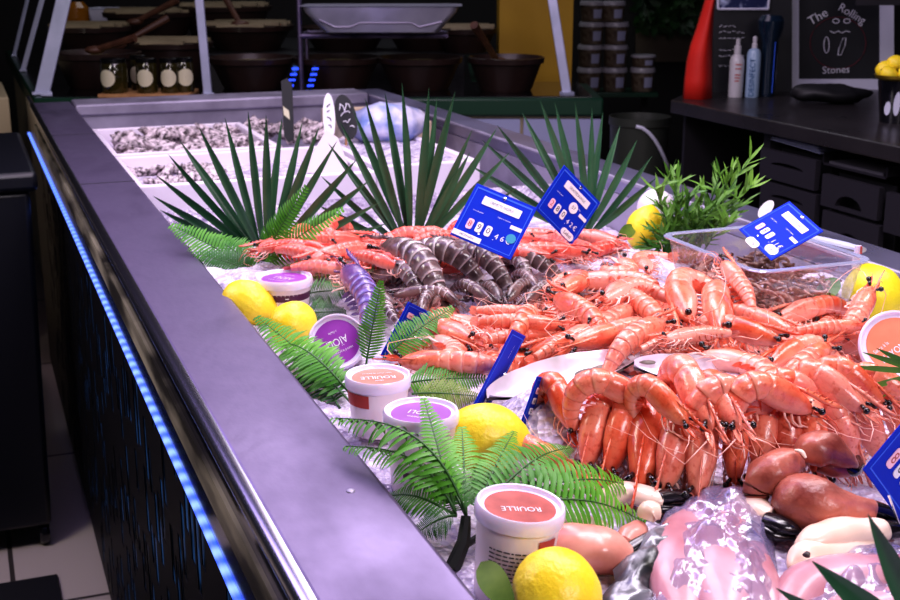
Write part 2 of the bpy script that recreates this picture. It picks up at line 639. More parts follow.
def text(body, size, m, parent, loc, rot=0, align='CENTER', sx=1, mw=None):
    me = text_mesh(body, size, align).copy()
    me.materials.clear()
    me.materials.append(m)
    o = link('lettering', me, parent)
    o.location = loc
    o.rotation_euler = (0, 0, rot)
    o.scale = (sx, 1, 1)
    if mw is not None:
        o.matrix_local = mw
    return o


def interp(xs, ys, x):
    for i in range(len(xs) - 1):
        if x <= xs[i + 1]:
            t = (x - xs[i]) / (xs[i + 1] - xs[i])
            t = max(0, min(1, t))
            return ys[i] + (ys[i + 1] - ys[i]) * t
    return ys[-1]


def sstep(a, b, x):
    t = max(0, min(1, (x - a) / (b - a)))
    return t * t * (3 - 2 * t)



# ================================================================== THE COUNTER
XL0, XL1 = .187, .293            # left ledge
XR0, XR1 = 1.165, 1.245          # right ledge
Y0, Y1, Y2 = .30, 3.70, 3.85     # near end, back ledge
ZR, ZB = 1.0, .875               # ledge top, basin floor

counter = empty('display_counter', 'long stainless steel fish counter with black perforated front and glowing blue strip', 'counter', V((.2, 2, 0)))


def cpart(name, mb, m, **k):
    o = mb.obj(name, m, **k)
    o.parent = counter
    o.matrix_parent_inverse = Matrix.Translation((-.2, -2, 0))
    return o


b = MB()
b.bb(XL0, XL1, Y0, Y2, ZR - .028, ZR)
cpart('steel_ledge', b, M['steel'], bevel=.005)
b = MB()
b.bb(XL1 + .001, XR0 - .001, Y1, Y2, ZR - .028, ZR + .006)
cpart('back_ledge', b, M['steel_dull'], bevel=.006)
b = MB()
b.bb(XR0, XR1, Y0, Y2, ZR - .03, ZR + .002)
cpart('right_ledge', b, M['steel_sheen'], bevel=.004)
b = MB()
b.tube([(XR0 + .003, Y0, ZR - .002), (XR0 + .003, Y1, ZR - .002)], .0045, 10)
cpart('inner_nosing', b, M['steel_dull'])
b = MB()
b.bb(XL1 - .012, XL1, Y0, Y1, ZB, ZR - .028)
b.bb(XR0, XR0 + .012, Y0, Y1, ZB, ZR - .03)
b.bb(XL1 - .012, XR0 + .012, Y1 + .01, Y1 + .022, ZB, ZR - .028)
b.bb(XL1 - .012, XR0 + .012, Y0, Y1 + .02, ZB - .012, ZB)
cpart('steel_basin', b, M['steel_dull'])
b = MB()      # rounded bright nosing under the ledge and the glossy fascia
b.tube([(XL0 + .002, Y0, ZR - .012), (XL0 + .002, Y2, ZR - .012)], .0115, 12)
cpart('edge_nosing', b, M['chrome'])
b = MB()
b.bb(XL0 + .003, XL0 + .014, Y0, 4.30, .862, ZR - .026)
cpart('gloss_fascia', b, M['black_gloss'])
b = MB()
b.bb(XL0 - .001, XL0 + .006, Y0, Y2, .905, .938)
cpart('gold_reflection', b, mat('painted_gold_reflection', (.60, .54, .38, 1), .35, .15, (.05, .045, .035, 1), 5, 6, (1, .8, 5), bands=(.35, .6)))  # golden reflection on the gloss fascia, painted as a solid strip
b = MB()
b.tube([(XL0 + .002, Y0, .853), (XL0 + .002, 4.30, .853)], .0042, 10)
cpart('rope_light', b, M['blue_led'])
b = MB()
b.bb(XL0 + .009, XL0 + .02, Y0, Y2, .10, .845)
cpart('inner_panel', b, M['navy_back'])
b = MB()      # perforated sheet: real openings between staggered solid bars
y = Y0
while y < Y2 - .04:
    b.bb(XL0 + .006, XL0 + .0075, y, y + .011, .08, .848)
    y += .011
    zz = .08
    first_ = R.random() * .2
    while zz < .82:
        gap = first_ if zz == .08 else .06 + R.random() * .15
        z1 = min(.84, zz + gap)
        b.bb(XL0 + .006, XL0 + .0075, y, y + .024, zz, z1)
        zz = z1 + .05 + R.random() * .06
    b.bb(XL0 + .006, XL0 + .0075, y, y + .024, .825, .848)
    y += .024
b.bb(XL0 + .006, XL0 + .0075, y, 4.30, .08, .848)
cpart('perforated_panel', b, M['black_panel'])
b = MB()
b.bb(XL0 + .05, XR1 - .02, Y0 + .02, Y2 - .02, 0, .10)
cpart('plinth', b, M['black_matt'])
b = MB()
b.bb(XR1 - .03, XR1 - .01, Y0, Y2, .10, ZR - .03)
b.bb(XL0 + .06, XR1 - .03, Y2 - .03, Y2 - .01, .10, ZR - .03)
b.bb(XL0 + .06, XR1 - .03, Y0, Y0 + .02, .10, ZR - .03)
cpart('outer_side', b, M['black_matt'])
b = MB()      # sheet joints and a rivet on the ledge
for yy in (3.12, 2.42):
    b.bb(XL0 + .002, XL1 - .002, yy, yy + .003, ZR - .001, ZR + .0006)
cpart('ledge_joint', b, M['black_matt'])
b = MB()
b.ball((.262, .90, ZR), .004, 10, 6, sc=(1, 1, .5))
cpart('ledge_rivet', b, M['steel_dull'])

# ------------------------------------------------------------------ ice bed
PA = A(540, 470, .965)
PB_ = A(920, 448, .965)
rdir = (PB_ - PA)
rdir.z = 0
RL = rdir.length
rdir.normalize()
rn = V((-rdir.y, rdir.x, 0))                      # away from the viewer
if rn.dot(hd) < 0:
    rn = -rn


def hz(x, y):
    p = V((x, y, 0)) - V((PA.x, PA.y, 0))
    t = p.dot(rn)
    a = p.dot(rdir)
    side = sstep(-.06, .03, a)
    h = .952
    h += .052 * side * sstep(-.005, .075, t) * (1 - sstep(.12, .2, t))
    h += .012 * sstep(.14, .3, t)
    h -= .065 * max(sstep(.98, 1.10, x) * sstep(1.45, 1.75, y), sstep(1.9, 2.05, y))
    q = V((x, y, 0)).dot(hd)
    h += .03 * sstep(1.60, 1.70, q) * (1 - sstep(1.84, 1.9, q)) * (1 - sstep(.9, 1.0, x))
    h += .006 * noise.noise(V((x * 14, y * 14, 0))) + .0035 * noise.noise(V((x * 60, y * 60, 3)))
    return h


b = MB()
nx, ny = 150, 300
xs = [XL1 + .002 + (XR0 - XL1 - .004) * i / nx for i in range(nx + 1)]
ys = [.32 + (2.36 - .32) * j / ny for j in range(ny + 1)]
vs = [(x, y, hz(x, y)) for y in ys for x in xs]
fs = [(j * (nx + 1) + i, j * (nx + 1) + i + 1, (j + 1) * (nx + 1) + i + 1, (j + 1) * (nx + 1) + i) for j in range(ny) for i in range(nx)]
n0 = len(vs)
b.add(vs, fs)
# front and back skirts
b.add([(XL1 + .002, ys[-1], ZB), (XR0 - .002, ys[-1], ZB), (XR0 - .002, ys[-1], .95), (XL1 + .002, ys[-1], .95)], [(0, 1, 2, 3)])
o = b.obj('crushed_ice', M['ice'], auto=None)
tag(o, 'bed of crushed ice under the seafood in the steel counter', 'ice', kind='stuff')


# ================================================================== PRAWNS
def prawn_proto(curl, shell, legm, pairs=5, fan=.5, fat=1.0, ant=1.0, seed=0, tuck=False, bw=.55):
    """unit prawn: head front at the origin, carapace along -x, back towards +z. Returns parts and key points"""
    rr = random.Random(seed)
    parts = []
    n = 16
    # carapace ------------------------------------------------------
    c = MB()
    S = [0, .04, .1, .2, .32, .48, .64, .8, .92, 1]
    top = [.008, .02, .033, .050, .061, .079, .086, .087, .085, .078]
    bot = [.008, .017, .030, .046, .056, .069, .073, .071, .066, .058]
    wid = [.006, .018, .031, .047, .056, .070, .075, .075, .073, .066]
    rs, cols = [], []
    for s, t, bo, w in zip(S, top, bot, wid):
        ring = []
        for j in range(n):
            a = 2 * pi * j / n
            ca, sa = math.cos(a), math.sin(a)
            e = .86
            yy = w * fat * math.copysign(abs(ca) ** e, ca)
            zz = (t if sa > 0 else bo) * fat * math.copysign(abs(sa) ** e, sa)
            if sa > .9:
                zz += .006
            ring.append(V((-.4 * s, yy, zz)))
            g = max(0, min(1, (-sa + .28) * .95))
            cols.append((.0 if s < .93 else .55, g * .9, 0))
        rs.append(ring)
    c.rings(rs, cols=cols)
    # rostrum with teeth, antennal scales
    L_ = [(-.2, .088, 0), (-.08, .088, .01), (.02, .082, .014), (.1, .085, .01), (.17, .098, .001)]
    rs = [[V((x, -.006, z * fat - .012)), V((x, 0, z * fat + h)), V((x, .006, z * fat - .012)), V((x, 0, z * fat - .02))] for x, z, h in L_]
    c.rings(rs)
    for i in range(5):
        x = -.14 + i * .05
        c.add([(x, -.003, .085 * fat), (x + .03, 0, .085 * fat), (x, .003, .085 * fat), (x + .028, 0, .112 * fat)], [(0, 1, 3), (1, 2, 3), (2, 0, 3)])
    for sd in (-1, 1):
        c.leaf((-.02, sd * .03, .0), (.13, sd * .045, .012), .02, (0, 0, 1), .1, k=4)
        c.tube([(0, sd * .018, .01), (.07, sd * .03, .03), (.16, sd * .05, .01), (.22, sd * .09, -.04)], [.006, .004, .003, .001], 5)
        c.tube([(-.03, sd * .03, -.04), (.03, sd * .03, -.07), (.09, sd * .022, -.05), (.12, sd * .02, -.02)], [.011, .009, .006, .003], 6)
    parts.append(('carapace', c.mesh('carapace', shell, cols=True), None))
    # abdomen along a curling spine ----------------------------------
    a = MB()
    seg = [.085, .085, .088, .082, .075, .10]
    hs = [.08, .08, .078, .072, .063, .052, .04]
    p = V((-.385, 0, 0))
    ang = 0
    rs, cols = [], []
    stations = []
    dA = math.radians(curl)
    wts = [.30, .26, .18, .12, .08, .06] if tuck else [.06, .16, .26, .24, .18, .10]
    for i in range(6):
        L6 = seg[i]
        a0, a1 = ang, ang + dA * wts[i]
        for q, f, bd in ((0, .93, 0), (.14, 1.0, 0), (.5, 1.03, 0), (.8, 1.04, bw), (.97, 1.02, 1), (1.0, .95, .3)):
            aa = a0 + (a1 - a0) * q
            mid = p + V((-math.cos((a0 + aa) / 2), 0, -math.sin((a0 + aa) / 2))) * (L6 * q)
            h = (hs[i] + (hs[i + 1] - hs[i]) * q) * f * fat
            tz = V((math.sin(aa) * -1, 0, math.cos(aa)))   # dorsal direction
            stations.append((mid, tz, h))
            ring = []
            for j in range(n):
                th = 2 * pi * j / n
                ca, sa = math.cos(th), math.sin(th)
                yy = h * .9 * math.copysign(abs(ca) ** .85, ca)
                zz = (h if sa > 0 else h * .82) * math.copysign(abs(sa) ** .85, sa)
                ring.append(mid + V((0, yy, 0)) + tz * zz)
                g = max(0, min(1, (-sa + .1) * 1.1))
                cols.append((bd, g, 0))
            rs.append(ring)
        p = p + V((-math.cos((a0 + a1) / 2), 0, -math.sin((a0 + a1) / 2))) * L6
        ang = a1
    a.rings(rs, cols=cols)
    # swimmerets
    for i in range(5):
        m_, tz, h = stations[i * 6 + 2]
        t = V((tz.z, 0, -tz.x))
        for sd in (-1, 1):
            b0 = m_ - tz * (h * .6) + V((0, sd * h * .45, 0))
            a.leaf(b0, b0 - tz * (.075 * fat) + t * .03 + V((0, sd * .012, 0)), .02, t, .05, k=3)
    parts.append(('abdomen', a.mesh('abdomen', shell, cols=True), None))
    # tail fan --------------------------------------------------------
    f = MB()
    tz = V((-math.sin(ang), 0, math.cos(ang)))
    t = V((-math.cos(ang), 0, -math.sin(ang)))
    f.leaf(p - t * .01, p + t * .1, .018, tz, -.5, k=4)
    for sd in (-1, 1):
        for sp, ln, w in ((.35 * fan, .125, .027), (.85 * fan, .115, .03)):
            dv = (t * math.cos(sp) + V((0, sd, 0)) * math.sin(sp)).normalized()
            f.leaf(p - t * .005, p + dv * ln - tz * .006, w, tz, .12, k=5)
    f.c = [(.0, .1, 0)] * len(f.v)
    parts.append(('tail_fan', f.mesh('tail_fan', shell, cols=True), None))
    tail = p + t * .1
    # eyes, antennae, legs --------------------------------------------
    for sd in (-1, 1):
        e = MB()
        e.tube([(-.04, sd * .03, .035), (0, sd * .058, .04)], [.012, .014], 6)
        e.ball((.012, sd * .066, .042), .023, 10, 8)
        parts.append(('eye', e.mesh('eye', M['eye']), None))
    for sd in (-1, 1):
        if not ant:
            break
        e = MB()
        x1 = rr.uniform(.0, .2)
        e.tube([(-.01, sd * .03, -.01), (.06, sd * .045, -.005), (.12, sd * (.08 + x1 * .3), -.01), (.12 + x1 * .3, sd * (.13 + x1 * .5), -.05), (.03, sd * (.17 + x1 * .5), -.10), (-.12, sd * (.2 + x1 * .5), -.13), (-.3, sd * (.22 + x1 * .4), -.14)],
               [.008, .006, .004, .0032, .0026, .002, .001], 5)
        parts.append(('antenna', e.mesh('antenna', legm), None))
    for i in range(pairs):
        for sd in (-1, 1):
            e = MB()
            x0 = -.09 - i * .06
            j1, j2, j3 = rr.uniform(-.02, .02), rr.uniform(-.03, .03), rr.uniform(-.04, .04)
            k = V((x0 + .06 + j1, sd * (.06 + .006 * i), -.115 + j2))
            e.tube([(x0, sd * .036, -.055), (x0 + .03, sd * .055, -.095), k, k + V((.07, sd * -.02, -.015 + j3)), k + V((.12, sd * -.045, .01 + j3))],
                   [.010, .008, .0065, .005, .002], 5)
            parts.append(('walking_leg', e.mesh('walking_leg', legm), None))
    return dict(parts=parts, front=V((0, 0, 0)), neck=V((-.4, 0, .0)), tail=tail, curl=curl)


def put_prawn(proto, name, Aw, Bw, roll, label, cat, group=None, to='neck', scale=None, up=None, skip=(), frm='front'):
    """Aw: head front, Bw: neck or tail, in the scene"""
    la, lb = proto[frm], proto[to]
    e1 = (la - lb).normalized()
    e2 = Z - e1 * Z.dot(e1)
    e2.normalize()
    e3 = e1.cross(e2)
    f1 = (Aw - Bw).normalized()
    ref = V(up) if up else Z
    f2 = ref - f1 * ref.dot(f1)
    f2.normalize()
    q = Matrix.Rotation(math.radians(roll), 3, f1)
    f2 = q @ f2
    f3 = f1.cross(f2)
    E_ = Matrix((e1, e2, e3))
    Fm = Matrix((f1, f2, f3)).transposed()
    Rm = Fm @ E_
    s = scale if scale else (Aw - Bw).length / (la - lb).length
    loc = (Aw - Rm @ la * s) if not scale else (Aw + Bw) / 2 - Rm @ ((la + lb) / 2) * s
    mw = Matrix.Translation(loc) @ (Rm.to_4x4()) @ Matrix.Scale(s, 4)
    root = empty(name, label, cat, mw, group)
    for nm, me, ch in proto['parts']:
        if nm in skip:
            continue
        link(nm, me, root)
    return root


C_ = {}
for cu in (15, 60, 100, 150, 200):
    C_[cu] = prawn_proto(cu, M['prawn'], M['leg'], 5, .6, 1.18, 1, cu)
    C_[-cu] = prawn_proto(cu, M['prawn'], M['leg'], 3, .4, 1.1, 1, cu + 7)
for k_, f_, s_ in (('t', 1.18, 5), ('u', 1.14, 6), ('lt', 1.28, 15), ('lu', 1.22, 16)):
    C_[k_] = prawn_proto(150 if 't' in k_ else 130, M['prawn'], M['leg'], 3, .5, f_, 1, s_, tuck=True)
RED = {cu: prawn_proto(cu, M['prawn_red'], M['leg'], 2, .6, 1.15, 1, cu + 31) for cu in (20, 110)}
TIG = {('t', cu): prawn_proto(cu, M['tiger'], M['leg_dark'], 5, .3, 1.3, 0, cu + 77, tuck=True, bw=.1) for cu in (55, 75)}
TIG.update({cu: prawn_proto(cu, M['tiger'], M['leg_dark'], 5, .45, 1.0, 0, cu + 57, bw=.12) for cu in (30, 60)})
VIO = prawn_proto(40, M['violet'], M['leg'], 5, .5, 1.3, 0, 99)

ORD = ['first', 'second', 'third', 'fourth', 'fifth', 'sixth', 'seventh', 'eighth', 'ninth', 'tenth', 'eleventh', 'twelfth', 'thirteenth', 'fourteenth', 'fifteenth']

# --- the tidy front row, heads hanging down to the ice ---------------
lower = [  # head px, neck px
    (585, 470, 600, 408), (609, 474, 626, 414), (641, 488, 654, 408), (663, 492, 680, 428), (697, 497, 703, 430),
    (734, 484, 736, 430), (757, 478, 766, 417), (789, 478, 787, 417), (820, 480, 811, 418), (853, 470, 838, 416), (881, 462, 862, 412), (912, 456, 893, 402)]
for i, (hx, hy, nx_, ny_) in enumerate(lower):
    H = A(hx, hy, .966)
    N_ = A(nx_, ny_, 1.013 if ny_ < 424 else 1.010)
    put_prawn(C_['lt' if i % 2 else 'lu'], 'cooked_prawn', H, N_, R.uniform(-8, 8), 'big pink cooked prawn hanging head down in the front row, %s from the left' % ORD[i], 'prawn', 'cooked prawns hanging in the front row')
# two tipped over at the left end of that row
put_prawn(C_[60], 'cooked_prawn', A(577, 476, .975), A(538, 452, .985), 10, 'cooked prawn lying at the left end under the front row, beside the lemon', 'prawn')
put_prawn(C_['t'], 'cooked_prawn', A(575, 432, .99), A(556, 388, 1.02), -8, 'cooked prawn at the upper left end of rows beside an edge-on blue card', 'prawn')
# --- the row above, heads turned to the lower right -------------------
upper = [(655, 410, 604, 374, 10), (688, 428, 652, 380, 5), (712, 432, 686, 366, 0), (740, 432, 714, 378, 0), (776, 414, 728, 380, 6), (812, 414, 762, 378, 6),
         (834, 408, 788, 372, 6), (866, 414, 816, 366, 0), (884, 410, 846, 362, 0), (918, 404, 872, 366, 0)]
for i, (hx, hy, nx_, ny_, rl) in enumerate(upper):
    H = A(hx, hy - 2, 1.018 + .004 * (i % 2))
    N_ = A(nx_, ny_ + 9, 1.042 + .004 * (i % 3))
    put_prawn(C_['t' if i % 2 else 'u'], 'cooked_prawn', H, N_, rl, 'cooked prawn of the upper row, head to lower right, %s from the left' % ORD[i], 'prawn', 'cooked prawns in the upper row')

# --- the untidy heap in the middle -------------------------------------
# (variant, head px, z, other-end px, z, to, roll, label)
heap = [
    (150, (478, 343), 1.0, (443, 328), 1.0, 'neck', 80, 'doubled-over cooked prawn at heap left end, tail running to upper right'),
    (15, (545, 314), 1.0, (470, 310), 1.0, 'tail', 60, 'straight cooked prawn lying behind the banded straight one at the heap left'),
    (15, (562, 325), 1.01, (470, 322), 1.01, 'tail', 50, 'straight banded cooked prawn, head right, crossing the tall edge-on card'),
    (15, (556, 335), .995, (474, 342), .995, 'tail', 40, 'straight cooked prawn just below the banded one, behind the tall card'),
    (60, (408, 362), .99, (436, 362), .995, 'neck', -60, 'cooked prawn facing left at the near left corner of the heap'),
    (100, (432, 338), .985, (452, 350), .99, 'neck', 90, 'curved cooked prawn wrapping the near left of the heap'),
    (60, (530, 318), .99, (505, 356), .985, 'tail', 20, 'upright tail of cooked prawn right of the tall edge-on card'),
    (60, (545, 293), 1.015, (590, 315), 1.012, 'neck', 20, 'cooked prawn with long snout pointing up left above the pearly shell'),
    (200, (560, 292), 1.0, (578, 282), 1.0, 'neck', -80, 'cooked prawn curled into a ring beside the tiger prawns'),
    (100, (598, 306), 1.02, (630, 286), 1.022, 'neck', 70, 'pale cooked prawn with legs outward near the heap middle'),
    (60, (616, 290), 1.012, (650, 310), 1.012, 'neck', -10, 'cooked prawn head upper left, lying diagonally across the heap middle'),
    (200, (617, 258), .995, (632, 274), 1.0, 'neck', 90, 'cooked prawn curled upward at the far side of the heap'),
    (60, (572, 282), .995, (606, 280), 1.0, 'neck', 85, 'cooked prawn with whiskers, stretched behind the ring-curled one'),
    (150, (690, 322), 1.012, (680, 290), 1.03, 'neck', 70, 'large bright orange prawn arched over the clear box corner'),
    (60, (722, 338), 1.012, (716, 300), 1.03, 'neck', 30, 'large pale cooked prawn hanging down right of the arched orange one'),
    (15, (722, 262), 1.05, (754, 316), 1.012, 'tail', 40, 'banded cooked prawn leaning against the clear box, tail down right'),
    (15, (664, 340), 1.025, (738, 334), 1.02, 'tail', 60, 'straight banded cooked prawn lying level in front of the arched one'),
    (60, (664, 324), 1.018, (640, 334), 1.02, 'neck', 10, 'cooked prawn head right below the arched orange prawn'),
    (60, (572, 344), 1.012, (608, 334), 1.016, 'neck', -70, 'cooked prawn belly outward, just behind the pearly shell left half'),
    (15, (704, 338), 1.018, (634, 352), 1.01, 'tail', -60, 'slim cooked prawn with tail left, behind the small dark herb'),
    (15, (614, 356), .995, (706, 358), 1.0, 'tail', 80, 'pale straight cooked prawn lying right along the pearly shell'),
    (15, (590, 326), 1.005, (528, 362), .985, 'tail', 50, 'slim cooked prawn lying diagonally with its tail on the pearly shell'),
    (60, (540, 352), .985, (560, 346), .99, 'neck', 0, 'cooked prawn facing left close behind the pearly shell tip'),
    (100, (706, 356), 1.01, (740, 364), 1.012, 'neck', 80, 'curved cooked prawn like a smile, behind the upper row'),
    (60, (790, 334), 1.0, (762, 322), 1.005, 'neck', 0, 'cooked prawn head right in front of the clear box'),
    (60, (774, 340), 1.012, (740, 330), 1.015, 'neck', 0, 'cooked prawn with black eye, head right, below the leaning banded one'),
    (60, (782, 318), .99, (808, 310), .995, 'neck', 20, 'cooked prawn facing left against the clear box front'),
    (60, (872, 286), 1.03, (858, 314), 1.01, 'neck', 40, 'spiky cooked prawn with head raised before the right lemon'),
    (15, (864, 326), 1.02, (788, 332), 1.02, 'tail', 50, 'straight banded cooked prawn pointing right at the mayonnaise tub'),
    (15, (846, 338), 1.01, (792, 344), 1.005, 'tail', 40, 'straight cooked prawn just below one pointing at the mayonnaise tub'),
    (60, (866, 346), .995, (836, 342), 1.0, 'neck', 0, 'cooked prawn head right beside the mayonnaise tub rim'),
    (100, (830, 346), 1.01, (806, 362), 1.01, 'neck', 30, 'pale cooked prawn with tail fan up behind the upper row right'),
    (100, (772, 366), 1.005, (796, 352), 1.01, 'neck', 40, 'cooked prawn facing down left behind the upper row middle'),
    (60, (640, 308), 1.0, (608, 322), 1.0, 'neck', 20, 'small cooked prawn tucked behind the belly-outward one'),
    (100, (652, 276), .99, (640, 262), .99, 'neck', 90, 'cooked prawn at far right of heap beside bamboo plant'),
    (60, (690, 352), .995, (668, 344), 1.0, 'neck', 60, 'cooked prawn in the gap below the level banded one'),
]
for v, (hx, hy), zh, (tx, ty), zt, to, rl, lab in heap:
    H, T = A(hx, hy, zh), A(tx, ty, zt)
    pr = C_[v]
    put_prawn(pr, 'cooked_prawn', H, T, rl, lab, 'prawn', 'cooked prawns in the middle heap', to=to, scale=({'large': .185}.get(lab.split()[0], .145)) if to == 'neck' else None)

# buried ones that fill the heap
def inpoly(x, y, P):
    c = False
    for i in range(len(P)):
        (x1, y1), (x2, y2) = P[i], P[i - 1]
        if (y1 > y) != (y2 > y) and x < (x2 - x1) * (y - y1) / (y2 - y1) + x1:
            c = not c
    return c


poly = [(415, 352), (440, 318), (500, 312), (560, 292), (600, 268), (650, 262), (670, 300), (740, 325), (850, 318), (860, 350), (800, 368), (700, 368), (560, 366), (470, 372)]
cnt = 0
cand = []
for gy in range(268, 376, 14):
    for gx in range(410, 870, 32):
        x, y = gx + R.uniform(-8, 8) + (gy % 2) * 10, gy + R.uniform(-4, 4)
        if inpoly(x, y, poly):
            cand.append((x, y))
for x, y in cand:
    p = A(x, y, .972)
    an = R.uniform(0, 2 * pi)
    d = V((math.cos(an), math.sin(an), R.uniform(-.15, .15)))
    put_prawn(C_[R.choice((-15, -60, -100, -150))], 'cooked_prawn', p + d * .03, p - d * .018, R.choice((0, 70, 90, -70, -90, 30)),
              'cooked prawn half buried among others in the middle heap', 'prawn', 'half buried cooked prawns of the middle heap', scale=.13)

# --- red prawns at the back -----------------------------------------------
back = [((306, 262), (352, 258)), ((400, 262), (352, 268)), ((340, 272), (300, 270)), ((372, 254), (420, 256)), ((430, 250), (386, 262)), ((462, 256), (416, 252)),
        ((300, 278), (345, 284)), ((478, 250), (432, 246)), ((460, 240), (425, 243)), ((420, 268), (378, 276)), ((520, 250), (474, 246)), ((540, 240), (590, 246)), ((610, 250), (570, 246)),
        ((520, 236), (560, 240)), ((606, 240), (560, 236)), ((280, 262), (318, 252)), ((545, 256), (505, 240))]
for i in range(44):
    x, y = R.uniform(292, 612), R.uniform(240, 266)
    if 455 < x < 540 and y > 256:
        y -= 12
    dx, dy = R.uniform(16, 26) * R.choice((-1, 1)), R.uniform(-6, 6)
    back.append(((x + dx, y + dy), (x - dx, y - dy)))
for i, ((hx, hy), (tx, ty)) in enumerate(back):
    z = .985 + .016 * (i % 3)
    put_prawn(RED[20 if i % 3 else 110], 'red_prawn', A(hx, hy, z), A(tx, ty, z), R.uniform(-70, 70), 'small red cooked prawn in the far row behind the dark tiger prawns', 'prawn', 'small red prawns in the far row', to='tail', scale=R.uniform(.10, .125))

# --- raw tiger prawns: tails towards the viewer ---------------------------
tig = [((396, 268), (424, 308), 1.012, .972, 10), ((409, 254), (447, 312), 1.03, .972, 5), ((433, 250), (487, 290), 1.03, .982, -12), ((474, 252), (514, 296), 1.025, .975, -8),
       ((515, 258), (532, 294), 1.01, .972, 0), ((522, 254), (568, 288), 1.018, .975, -25), ((556, 248), (606, 276), 1.0, .972, -20), ((592, 252), (642, 274), .99, .965, -10)]
for i, ((hx, hy), (tx, ty), z, zt, rl) in enumerate(tig):
    put_prawn(TIG[('t', 55 if i % 2 else 75)], 'tiger_prawn', A(hx, hy, z), A(tx, ty, zt), rl,
              'dark raw tiger prawn with white bands, tail towards viewer, %s from the left' % ORD[i], 'prawn', 'dark tiger prawns', to='tail', frm='neck')
for i, (hx, hy, tx, ty) in enumerate([(440, 300, 405, 282), (400, 318, 384, 285), (462, 306, 430, 290), (474, 298, 520, 285), (545, 296, 500, 280), (600, 292, 560, 268), (415, 322, 440, 300), (380, 300, 352, 292), (575, 300, 535, 290), (640, 284, 600, 270), (430, 308, 465, 300), (500, 304, 470, 292), (528, 304, 560, 296), (412, 300, 440, 306), (486, 302, 455, 296), (550, 300, 580, 288), (390, 306, 402, 326), (512, 300, 540, 292)]):
    put_prawn(TIG[60], 'tiger_prawn', A(hx, hy, .985), A(tx, ty, .98), R.uniform(-90, 90), 'dark tiger prawn mostly hidden under the banded ones', 'prawn', 'hidden tiger prawns', to='tail', scale=.1)
put_prawn(VIO, 'violet_prawn', A(344, 268, 1.025), A(364, 338, .975), 40, 'raw prawn with violet back and spiky legs beside the upright fern frond', 'prawn', to='tail')

# ================================================================== TUBS OF SAUCE
def tub(base, up, face, dia, hgt, label, lidmat, words, wordrot, band=None, side=None, group=None):
    """plastic tub; up = axis, face = direction (in the scene) of the printed side"""
    z = up.normalized()
    x = (face - z * face.dot(z)).normalized()
    y = z.cross(x)
    t = empty('sauce_tub', label, 'tub', frame(base, x, y, z), group)
    r = dia / 2
    rb = r * .80
    b = MB()
    b.lathe([(.001, 0), (rb * .96, 0), (rb, .003), (r * .94, hgt - .006), (r * .95, hgt)], 40)
    b.obj('cup', M['tub'], t)
    b = MB()
    b.lathe([(r * .955, hgt - .0075), (r, hgt - .007), (r * 1.015, hgt - .003), (r * 1.01, hgt + .002), (r * .97, hgt + .0045), (r * .93, hgt + .0042), (r * .91, hgt + .002), (r * .89, hgt + .0008), (.0005, hgt + .0008)], 48)
    lid = b.obj('lid', M['lid'], t)
    b = MB()
    n = 40
    rr = r * .80
    b.add([(math.cos(2 * pi * i / n) * rr, math.sin(2 * pi * i / n) * rr, hgt + .0011) for i in range(n)], [tuple(range(n))])
    b.obj('lid_label', lidmat, lid, smooth=False)
    for (w, sz, dx, dy) in words:
        c_, s_ = math.cos(wordrot), math.sin(wordrot)
        text(w, sz, M['white'], lid, (dx * c_ - dy * s_, dx * s_ + dy * c_, hgt + .0015), wordrot, sx=.8)

    def rad(zz):
        return rb + (r * .94 - rb) * zz / hgt + .0004

    def patch(name, m, z0, z1, a0, a1, par=t, off=0.0):
        q = MB()
        k = max(2, int(abs(a1 - a0) / .08))
        vs, fs = [], []
        for i in range(k + 1):
            a = a0 + (a1 - a0) * i / k
            for zz in (z0, z1):
                vs.append((math.cos(a) * (rad(zz) + off), math.sin(a) * (rad(zz) + off), zz))
        for i in range(k):
            fs.append((2 * i, 2 * i + 2, 2 * i + 3, 2 * i + 1))
        q.add(vs, fs)
        return q.obj(name, m, par)
    if band:
        patch('colour_band', band, hgt * .60, hgt * .76, -1.9, 1.9)
    if side:
        side(patch, hgt, t)
    return t, patch


toC = -hd
# 1 upright purple-lidded tub at the back
def band1(patch, h, t):
    patch('printed_text', M['white'], h * .665, h * .69, .15, .3, off=.0004)


p = A(284, 279, 1.012)
tub(V((p.x, p.y, .955)), Z, toC, .0735, .057, 'purple-lidded white tub with dark plum band, standing behind the two lemons', M['purple'],
    [('AÏOLI', .014, 0, 0), ('sauce à la provençale', .0045, 0, .014), ('fait maison', .0045, 0, -.014)], pi / 2 + 2.7, band=M['plum'], side=band1)
# 2 tilted tub whose lid faces the viewer
c = A(337, 342, .992)
axis = (-fwd * .94 + rgt * .02 + upv * .30).normalized()
tub(c - axis * .052, axis, upv, .066, .052, 'tipped tub with purple lid facing the viewer, wedged between lemon and orange-lidded tub', M['purple'],
    [('AÏOLI', .013, 0, 0), ('sauce à la provençale', .0042, 0, .013), ('à l\'huile', .0042, 0, -.012)], math.radians(117))
# 3 orange label
p = A(378, 378, 1.012)


def side3(patch, h, t):
    patch('rust_label', M['red_print'], h * .60, h * .84, -1.3, -.25, off=.0008)


tub(V((p.x, p.y, .956)), Z, toC, .0655, .056, 'orange-lidded white tub with rust side label, standing left of the edge-on cards', M['orange_print'],
    [('ROUILLE', .0115, 0, .002), ('sauce', .005, 0, .012), ('pour soupe de poisson', .004, 0, -.010)], pi / 2 + math.radians(190), side=side3)
# 4 purple, behind the fern


def lines(patch, h, t, a0, a1, z0, z1, n, gap=None):
    rr = random.Random(3)
    for i in range(n):
        z = z0 + (z1 - z0) * i / (n - 1)
        a = a0
        while a < a1 - .05:
            l = rr.uniform(.05, .16)
            if not (gap and gap[0] < i < gap[1] and a > gap[2]):
                patch('printed_line', M['ink'], z, z + h * .016, a, min(a1, a + l), off=.0010)
            a += l + .03


